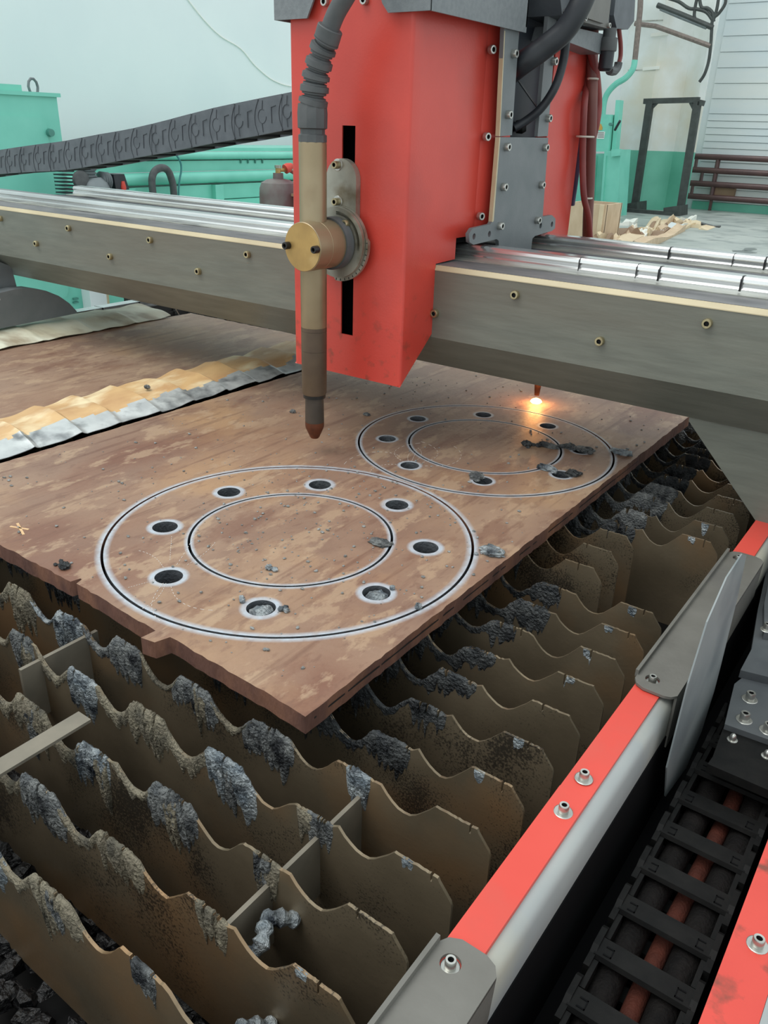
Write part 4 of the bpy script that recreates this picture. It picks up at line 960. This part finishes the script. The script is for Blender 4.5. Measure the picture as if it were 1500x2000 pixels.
# ================================================================== TORCH CARRIAGE
YR = 1.26; X0, X1 = -1.133, -.862; ZBT = .998; ZTP = 1.70
t = carriage = thing('torch_carriage', 'red torch carriage riding on the gantry beam', 'carriage', (-.99, 1.5, 1.0))
SL = (-1.0095, -.9795, 1.080, 1.455)
def cover(y_front, sgn, notch=True):
    """red sheet cover: slotted front, folded sides, slanted underside"""
    c = thing_part = None
    fr = fill('front_panel', [(X0 + .006, ZBT), (X1 - .006, ZBT), (X1 - .006, ZTP), (X0 + .006, ZTP)], [[(SL[0], SL[2]), (SL[1], SL[2]), (SL[1], SL[3]), (SL[0], SL[3])]], 'y', y_front, y_front + sgn * .003, 'red_paint', carriage)
    mb = MB()
    def zb(d):
        if d <= .106: return ZBT + d * .83
        return None
    secs = [(d, zb(d), ZTP) for d in (0.006, .03, .06, .106)] + [(.106, ZTOP + .003, ZTP), (.176, ZTOP + .005, ZTP), (.176, 1.262, ZTP), (.246, 1.262, ZTP)]
    for X, s in ((X1, 1), (X0, -1)):
        prof = [(X - s*.006 + s*.006*math.sin(a), .006 - .006*math.cos(a), ZBT + .002) for a in (0, .4, .8, 1.2)] + [(X, d, zl) for d, zl, _ in secs]
        for lay in (0, 1):
            vs = []; fs = []
            for (x, d, zl) in prof:
                xx = x - s * .003 * lay
                vs += [(xx, y_front + sgn * (d + .003*lay*(d < .006)), zl), (xx, y_front + sgn * (d + .003*lay*(d < .006)), ZTP)]
            for i in range(len(prof) - 1): f = (2*i, 2*i+2, 2*i+3, 2*i+1); fs.append(f if (s > 0) == (sgn > 0) == (lay == 0) or ((s > 0) != (sgn > 0)) and lay else f[::-1])
            mb.add(vs, fs)
    mb.add([(X0, y_front, ZBT), (X1, y_front, ZBT), (X1, y_front + sgn*.106, ZBT + .088), (X0, y_front + sgn*.106, ZBT + .088)], [(0, 1, 2, 3)])
    obj('side_cover', mb, 'red_paint', carriage, 35)
    obj('slot_shade_sheet', MB().box(X0 + .01, X1 - .01, min(y_front + sgn*.05, y_front + sgn*.06), max(y_front + sgn*.05, y_front + sgn*.06), ZBT + .06, ZTP), 'slot_dark', carriage, 0)  # added black sheet, its colour stands in for the shade inside the slot
cover(YR, 1)
obj('slot_screw', MB().tube([(-.988, YR + .03, 1.40), (-.988, YR + .045, 1.40)], .008, 10), 'bolt_brassy', carriage)
# folded red flange with bolts at the back of the side
obj('side_flange', MB().prism([(X1 - .003, 1.503), (X1, 1.503), (X1 + .012, 1.542), (X1 + .012, 1.60), (X1 + .008, 1.60), (X1 + .008, 1.543)], 'z', 1.262, ZTP), 'red_paint', carriage, 0)
for x, y in ((958, 97), (948, 267), (936, 422)):
    p = at_x(x, y, X1 + .008); bolt(carriage, (p.x, p.y, p.z), Vector((.95, -.3, 0)).normalized(), .0078, .009, 'steel')
XG_ = -.830                                        # grey side plate
def gp(x, y, v=XG_): p = at_x(x, y, v); return (p.y, p.z)
lower = [gp(*q) for q in ((976, 268), (1071, 269), (1060, 423), (1078, 420), (1085, 427), (1084, 446), (1078, 451), (1045, 461), (1040, 466), (1037, 492), (975, 497), (974, 470), (970, 467), (925, 478), (917, 473), (916, 457), (923, 446), (958, 438), (963, 430))]
holes = [circle(*gp(926, 462), .006, 14), circle(*gp(956, 457), .006, 14), circle(*gp(1056, 441), .006, 14), circle(*gp(1078, 438), .006, 14)]
sp_ = fill('side_plate', lower, holes, 'x', XG_ - .008, XG_, 'plate_grey', carriage)
obj('plate_edge', MB().prism([gp(975, 268), gp(977, 268), gp(964, 432), gp(961, 434)], 'x', XG_ - .0085, XG_ + .0003), 'edge_cream', carriage, 0)
obj('column_strip', MB().prism([gp(985, 40), gp(1021, -40), gp(1000, 264), gp(977, 266)], 'x', XG_ - .008, XG_), 'plate_grey', carriage, 0)
obj('column_strip', MB().prism([gp(1076, -30), gp(1092, -30), gp(1070, 266), gp(1050, 267)], 'x', XG_ - .008, XG_), 'plate_grey', carriage, 0)
obj('column_edge', MB().prism([gp(985, 60), gp(986.5, 60), gp(976.5, 266), gp(975, 266)], 'x', XG_ - .0085, XG_ + .0003), 'edge_cream', carriage, 0)
yA, yB = gp(1000, 265)[0], gp(1071, 269)[0]
obj('column_back', MB().box(XG_ - .16, XG_ - .045, yA - .06, yB + .03, ZTOP + .04, ZTP + .12), 'dark_panel', carriage, 0)
a, b = gp(1008, 150, XG_ - .044), gp(1048, 208, XG_ - .044)
obj('panel_seam', MB().bar((XG_ - .0445, a[0], a[1]), (XG_ - .0445, b[0], b[1]), .002, .003), 'black_grease', carriage)
obj('bearing_block', MB().box(X1 - .16, X1 - .006, 1.44, 1.56, ZTOP + .034, ZTOP + .062), 'slot_dark', carriage, 0)
obj('bearing_block', MB().box(X1 - .16, X1 - .006, 1.66, 1.77, ZTOP + .034, ZTOP + .062), 'slot_dark', carriage, 0)
obj('carriage_bed', MB().box(X0 + .02, X1 - .006, 1.45, 1.80, ZTOP + .062, ZTOP + .08), 'dark_panel', carriage, 0)
for x, y in ((1003, 105), (992, 224), (1081, 120), (1070, 231), (989, 287), (1064, 288), (983, 365), (1057, 361), (976, 441), (1049, 430)):
    p = at_x(x - 2, y, XG_); bolt(carriage, (p.x, p.y, p.z), (1, 0, 0), .0076, .010, 'steel')
# rear red cover
rear = [gp(1086, 96, X1 + .01), gp(1152, 104, X1 + .01), gp(1108, 470, X1 + .01), gp(1050, 470, X1 + .01), gp(1064, 290, X1 + .01)]
obj('rear_cover', MB().prism([(rear[0][0], ZTP - .04), (rear[1][0], ZTP - .04), (rear[1][0] - .002, 1.235), (rear[1][0] - .02, 1.20), (YBK + .006, 1.10), (YBK + .006, 1.235), (rear[0][0], 1.26)], 'x', X0, X1 + .01), 'red_paint', carriage, 0)
# grey head housing with notched front
YH = 1.245; HX0, HX1, HZ = -1.155, -.822, 1.6215
hd = fill('head_front', [(HX0, HZ), (-1.078, HZ), (-1.067, 1.641), (-1.040, 1.69), (-1.040, 1.74), (-.940, 1.74), (-.940, 1.69), (-.916, 1.636), (-.904, HZ + .001), (HX1, HZ + .001), (HX1, 1.80), (HX0, 1.80)], [], 'y', YH, YH + .004, 'head_grey', carriage)
obj('head_side', MB().box(HX1 - .004, HX1, YH + .002, 1.575, HZ + .001, 1.80).box(HX0, HX0 + .004, YH + .002, 1.575, HZ, 1.80).box(HX0, HX1, 1.571, 1.575, HZ + .01, 1.80).box(HX0, HX1, YH, 1.575, 1.796, 1.80), 'head_grey', carriage, 0)
for x, y in ((637, 4), (714, 1)):
    p = at_y(x, y, YR); bolt(carriage, (p.x, YR, p.z), (0, -1, 0), .0072, .008, 'steel')

# motor on top of the carriage, right
XM = -.80
def mp2(x, y, v=XM): p = at_x(x, y, v); return (p.y, p.z)
t = thing('drive_motor', 'dark grey drive motor with cable gland above the rear red cover', 'motor', at_x(1150, 60, XM))
obj('mount_bracket', MB().prism([mp2(1104, 78), mp2(1112, 50), mp2(1190, 68), mp2(1178, 106)], 'x', XM - .10, XM - .005), 'head_grey', t, 0)
obj('motor_body', MB().prism([mp2(1090, -40), mp2(1200, -40), mp2(1188, 58), mp2(1140, 50), mp2(1098, 30)], 'x', XM - .09, XM + .0), 'chain_grey', t, 0)
obj('terminal_cover', MB().prism([mp2(1140, -40, XM + .02), mp2(1198, -40, XM + .02), mp2(1187, 56, XM + .02), mp2(1137, 42, XM + .02)], 'x', XM, XM + .02), 'bracket_grey', t, 0)
obj('terminal_lid', MB().prism([mp2(1150, -40, XM + .03), mp2(1194, -40, XM + .03), mp2(1183, 46, XM + .03), mp2(1148, 34, XM + .03)], 'x', XM + .02, XM + .026), 'bracket_grey', t, 0)
obj('encoder_case', MB().prism([mp2(1198, -40), mp2(1234, -40), mp2(1230, 42), mp2(1218, 58), mp2(1196, 56), mp2(1190, 30)], 'x', XM - .07, XM + .01), 'chain_grey', t, 0)
for x, y in ((1140, 36), (1187, 50)): p = at_x(x, y, XM + .02); bolt(t, p, (1, 0, 0), .005, .006, 'steel')
p = at_x(1192, 55, XM + .005); q = at_x(1187, 142, XM + .005)
ax = (0, 0, -1); hgt = (p.z - q.z)
obj('cable_gland', MB().lathe([(.014, 0), (.014, hgt*.2), (.0185, hgt*.22), (.0195, hgt*.5), (.0185, hgt*.52)], (p.x, p.y, p.z), ax, 18), 'rubber', t)
obj('glass_bowl', MB().lathe([(.0155, hgt*.52), (.0155, hgt*.92), (.011, hgt*.98)], (p.x, p.y, p.z), ax, 18), 'rubber_black', t)
obj('elbow_fitting', MB().tube(smooth_path([at_x(1190, 138, XM), at_x(1200, 139, XM), at_x(1206, 131, XM), at_x(1208, 122, XM)]), .009, 10), 'rubber', t)
tag(obj('red_air_tube', MB().tube(smooth_path([at_x(x, y, XM) for x, y in ((1209, 122), (1212, 108), (1212, 85), (1209, 58), (1208, 40))]), .005, 10), 'hose_red'), 'thin red air tube beside the motor cable gland', 'hose')
# cables into the column recess
tag(obj('power_cable', MB().tube(smooth_path([at_x(x, y, v) for x, y, v in ((1150, -30, -.74), (1128, 20, -.75), (1100, 62, -.77), (1060, 95, -.80), (1022, 122, -.83), (1000, 140, -.87))]), .0215, 16), 'rubber_black'), 'thick black cable sweeping into the carriage column', 'cable')
tag(obj('control_cable', MB().tube(smooth_path([at_x(x, y, v) for x, y, v in ((1108, 20, -.78), (1106, 70, -.79), (1100, 120, -.795), (1084, 170, -.80), (1058, 210, -.82), (1030, 234, -.845), (1004, 250, -.865))]), .0085, 12), 'rubber_black'), 'thin black cable curving down to the carriage column', 'cable')
obj('cable_entry', MB().lathe([(.012, 0), (.014, .012), (.010, .02)], at_x(1008, 248, XG_ - .04), (.8, .5, .1), 14), 'black_plastic', carriage)
# red hoses behind the rear cover
XHH = -.83
def hose(name, label, pts, r, m): return tag(obj(name, MB().tube(smooth_path([at_x(x, y, XHH + dx) for x, y, dx in pts]), r, 12), m), label, 'hose', 'gas hoses behind the carriage')
hose('gas_hose', 'brownish red gas hose in the middle of the tied bundle', ((1158, 60, -.02), (1157, 120, -.01), (1156, 200, 0), (1154, 280, 0), (1151, 370, 0), (1148, 430, 0), (1146, 520, -.01)), .0125, 'hose_brown')
hose('gas_hose', 'red gas hose at the left of the tied bundle', ((1150, 80, -.03), (1146, 160, -.02), (1141, 210, 0), (1138, 300, 0), (1140, 380, .008), (1150, 430, .012), (1154, 520, 0)), .0075, 'hose_red')
hose('gas_hose', 'bright red gas hose bulging at the right of the bundle', ((1152, 90, -.01), (1163, 140, 0), (1168, 200, 0), (1164, 240, 0), (1154, 290, -.015), (1150, 380, -.02)), .0095, 'hose_red')
hose('gas_hose', 'dark violet hose behind the left side of the bundle', ((1150, 110, -.05), (1140, 200, -.05), (1134, 260, -.05), (1126, 330, -.05), (1116, 400, -.06)), .0085, 'purple_hose')
for k, (x, y, wd, an) in enumerate(((1158, 154, 9, 'upper'), (1143, 267, 15, 'middle'), (1146, 387, 9, 'lower'))):
    p = at_x(x, y, XHH + .002); q = at_x(x + wd, y - 2, XHH + .002); rr_ = (q - p).length
    tag(obj('zip_tie', MB().tube([(p.x + rr_*.42*math.cos(q_*.3142), p.y + rr_*.55*math.sin(q_*.3142), p.z + .0) for q_ in range(21)], .0022, 6), 'tie_white'), 'pale %s zip tie around the red hose bundle' % an, 'zip tie')

# ------------------------------------------------------------------ energy chain on the left
YCH = 1.82
t = thing('energy_chain', 'grey plastic energy chain rising to the red carriage', 'cable chain', at_y(300, 320, YCH))
top = [(-60, 302), (0, 293), (60, 284), (130, 275), (180, 265), (255, 252), (330, 234), (410, 213), (470, 200), (530, 188), (600, 174), (660, 164), (740, 153), (830, 142)]
bot = [(-60, 348), (0, 340), (60, 336), (130, 332), (180, 324), (255, 310), (330, 297), (410, 281), (470, 271), (530, 260), (600, 246), (660, 236), (740, 224), (830, 212)]
TP = smooth_path([at_y(x, y, YCH) for x, y in top], 24); BP = smooth_path([at_y(x, y, YCH) for x, y in bot], 24)
def arc_at(path, s_):
    d = 0
    for a, b in zip(path, path[1:]):
        l = (b - a).length
        if d + l >= s_: return a.lerp(b, (s_ - d) / l)
        d += l
    return path[-1]
LT = sum((b - a).length for a, b in zip(TP, TP[1:])); LBt = sum((b - a).length for a, b in zip(BP, BP[1:]))
NL = 23
for k in range(NL):
    f0, f1 = k / NL, (k + 1) / NL; fm = (f0 + f1) / 2
    a, b = arc_at(TP, LT*f0), arc_at(TP, LT*f1); c_, d_ = arc_at(BP, LBt*f0), arc_at(BP, LBt*f1)
    ux = (b - a); uz = (a - c_)
    P2 = lambda u, v: c_ + (d_ - c_)*u + ((a + (b - a)*u) - (c_ + (d_ - c_)*u))*v
    lk = []
    outl = [P2(1.0, 0.0), P2(1.0, 1.0), P2(.05, 1.0)] + [P2(.05 + .16*(1 - math.sin(math.pi*q/6)) - .16, 1 - q/6) for q in range(1, 6)] + [P2(.05, 0.)]
    l_ = obj('chain_link', MB().prism([(p.x, p.z) for p in outl], 'y', YCH - .004 - .001*(k % 2), YCH + .008), 'chain_grey', t, 0)
    obj('cross_bar', MB().add([tuple(P2(u, 0) + Vector((0, yv, zv))) for yv in (.008, .115) for u, zv in ((.25, 0), (.75, 0), (.75, .012), (.25, .012))], [(0,1,2,3),(7,6,5,4),(0,4,5,1),(1,5,6,2),(2,6,7,3),(3,7,4,0)]), 'black_plastic', l_, 0)
    obj('far_link', MB().prism([(P2(u, v).x, P2(u, v).z) for u, v in ((0, 0), (1, 0), (1, 1), (0, 1))], 'y', YCH + .112, YCH + .122), 'chain_grey', l_, 0)
    # moulded marks: a hinge ring and an angle
    cc_ = P2(.20, .5); rr_ = (a - c_).length * .17; yo = YCH - .0055
    ring = [Vector((cc_.x + rr_*math.cos(q*.5236), yo, cc_.z + rr_*1.15*math.sin(q*.5236))) for q in range(2, 13)]
    mb = MB().tube(ring, .0009, 5)
    mb.tube([P2(.20, .68) + Vector((0, -.006, 0)), P2(.22, .93) + Vector((0, -.006, 0))], .0008, 5).tube([P2(.20, .30) + Vector((0, -.006, 0)), P2(.24, .06) + Vector((0, -.006, 0))], .0008, 5)
    mb.tube([P2(.76, .72) + Vector((0, -.006, 0)), P2(.58, .70) + Vector((0, -.006, 0)), P2(.60, .26) + Vector((0, -.006, 0))], .0011, 5)
    mb.tube([P2(.06, .98) + Vector((0, -.006, 0))] + [P2(.05 + .16*(1 - math.sin(math.pi*q/6)) - .16, 1 - q/6) + Vector((0, -.006, 0)) for q in range(1, 6)] + [P2(.05, .02) + Vector((0, -.006, 0))], .0008, 5)
    obj('moulded_mark', mb, 'chain_mark', l_)

# ================================================================== PLASMA TORCH
TX, TY = -1.0112, 1.18
t = thing('plasma_torch', 'brass plasma torch clamped to the front of the red carriage', 'torch', (TX, TY, .88))
obj('barrel', MB().lathe([(.0240, 1.105), (.0246, 1.108), (.0246, 1.424), (.0238, 1.427)], (TX, TY, 0), (0,0,1), 32), 'brass', t)
obj('lower_sleeve', MB().lathe([(.0225, .974), (.0243, .977), (.0246, 1.06), (.0240, 1.0603), (.0240, 1.0612), (.0246, 1.0615), (.0246, 1.098), (.0240, 1.0983), (.0240, 1.0992), (.0246, 1.0995), (.0246, 1.106)], (TX, TY, 0), (0,0,1), 32), 'torch_low', t)
obj('castle_ring', MB().lathe([(.0185, .966), (.0222, .967), (.0222, .974)], (TX, TY, 0), (0,0,1), 24), 'bolt_black', t)
obj('shield', MB().lathe([(.0187, .916), (.0190, .918), (.0183, .966)], (TX, TY, 0), (0,0,1), 28), 'shield_dark', t)
obj('nozzle_tip', MB().lathe([(.0080, .8815), (.0098, .884), (.0180, .903), (.0190, .907), (.0190, .916)], (TX, TY, 0), (0,0,1), 28), 'copper', t)
# cable gland, bellows and hose
obj('hex_gland', MB().lathe([(.0248, 1.427), (.0248, 1.438), (.0215, 1.440), (.0215, 1.447), (.0256, 1.449), (.0260, 1.472), (.0246, 1.487)], (TX, TY, 0), (0,0,1), 10), 'rubber', t, 20)
cpx = [(613, 215), (613, 190), (615, 165), (618, 145), (624, 120), (631, 95), (638, 78), (646, 52), (657, 25), (670, 2), (690, -30), (720, -70)]
cp = [Vector((TX, TY, 1.483))] + [at_y(x, y, TY) for x, y in cpx[1:]] + [Vector((-.905, 1.20, 1.80)), Vector((-.90, 1.27, 1.86)), Vector((-.92, 1.36, 1.87)), Vector((-.95, 1.42, 1.79))]
sp = smooth_path(cp, 16)
nb = 16 * 6; ra = []; bw = 5.5
pth = sp[:nb]
for k in range(nb):
    ph = (k / nb * bw) % 1; env = .0256 - .0040 * k / nb
    ra.append(env if .30 < ph < .76 else env * .66 if ph < .10 or ph > .95 else env * .84)
obj('bellows', MB().tube(pth, ra, 22), 'rubber', t, 50)
obj('boot_collar', MB().tube(sp[nb-2:nb+16], [.0200, .0208] + [.0212]*15 + [.0200], 22), 'rubber', t, 40)
obj('cable', MB().tube(sp[nb+10:], .0150, 18), 'rubber', t)
# swivel clamp
CX, CZ = -.999, 1.2565
obj('clamp_barrel', MB().lathe([(.0415, 0), (.0425, .001), (.0425, .034), (.0421, .0345), (.0421, .0352), (.0425, .0357), (.0425, .072)], (CX, 1.136, CZ), (0, 1, 0), 40), 'brass', t)
obj('clamp_face', MB().lathe([(.0412, 0), (.0412, .0016)], (CX, 1.1350, CZ), (0, 1, 0), 40), 'brass_face', t)
for x, y in ((561, 478), (617, 486)): p = at_y(x + 3, y + 1, 1.1355); bolt(t, (p.x, 1.1355, p.z), (0, -1, 0), .0066, .012, 'black')
obj('dark_collar', MB().lathe([(.046, 0), (.047, .004), (.047, .018), (.043, .022)], (CX, 1.208, CZ), (0, 1, 0), 36), 'rubber', t)
slot = [(CX + .056*math.cos(a), CZ + .056*math.sin(a)) for a in [math.radians(d) for d in range(-10, 91, 10)]] + [(CX + .050*math.cos(a), CZ + .050*math.sin(a)) for a in [math.radians(d) for d in range(90, -11, -10)]]
dl = fill('dial_disc', circle(CX, CZ, .063, 60), [slot], 'y', 1.230, 1.238, 'alu', t)
dial_out = [(CX + (.0685 if -100 < d < 10 else .064)*math.cos(math.radians(d)), CZ + (.0705 if -100 < d < 10 else .064)*math.sin(math.radians(d))) for d in range(-180, 180, 6)]
ds = fill('degree_scale', dial_out, [], 'y', 1.239, 1.246, 'alu', t)
for d in range(-95, 10, 9):
    a = math.radians(d); obj('tick_mark', MB().bar((CX + .0645*math.cos(a), 1.2386, CZ + .0655*math.sin(a)), (CX + .068*math.cos(a), 1.2386, CZ + .0695*math.sin(a)), .0011, .0008, up=(0, 1, 0)), 'hex_dark', ds, 0)
p = at_y(678, 437, 1.23); bolt(t, (p.x, 1.229, p.z), (0, -1, 0), .0072, .010, 'brassy')
obj('mount_plate', MB().prism([(-1.036, 1.26), (-.966, 1.26), (-.966, 1.366)] + [(-1.001 + .035*math.cos(math.radians(a)), 1.366 + .035*math.sin(math.radians(a))) for a in range(10, 180, 12)] + [(-1.036, 1.366)], 'y', 1.2465, 1.2595), 'alu', t, 30)
for x, y in ((657, 321), (657, 393)):
    p = at_y(x + 2, y + 1, 1.246); bolt(t, (p.x, 1.2465, p.z), (0, -1, 0), .0068, .010, 'brassy', washer=.0105)

# rear torch with its flame
p = at_z(1047, 784, ZT + .006)
t = thing('rear_torch', 'copper cutting torch tip glowing behind the beam', 'torch', (p.x, p.y, ZT))
obj('nozzle', MB().lathe([(.006, .022), (.0085, .05), (.012, .09), (.012, .125)], (p.x, p.y, ZT), (0,0,1), 16), 'copper', t)
obj('torch_arm', MB().tube(smooth_path([(p.x, p.y, ZT + .12), (p.x, p.y + .02, ZT + .135), (p.x, 1.90, ZT + .14), (p.x - .02, 1.93, ZT + .18), (p.x - .08, 1.93, ZT + .36)]), .010, 12), 'copper', t)
fl = obj('flame', MB().lathe([(.001, .001), (.011, .0025), (.0145, .006), (.011, .0105), (.004, .014)], (p.x, p.y, ZT), (0,0,1), 18), 'flame', t)
pd = bpy.data.lights.new('flame_light', 'POINT'); pd.energy = 1.2; pd.color = (1, .45, .14); pd.shadow_soft_size = .012
po = bpy.data.objects.new('flame_light', pd); col.objects.link(po); po.parent = t; po.location = (0, 0, .035)
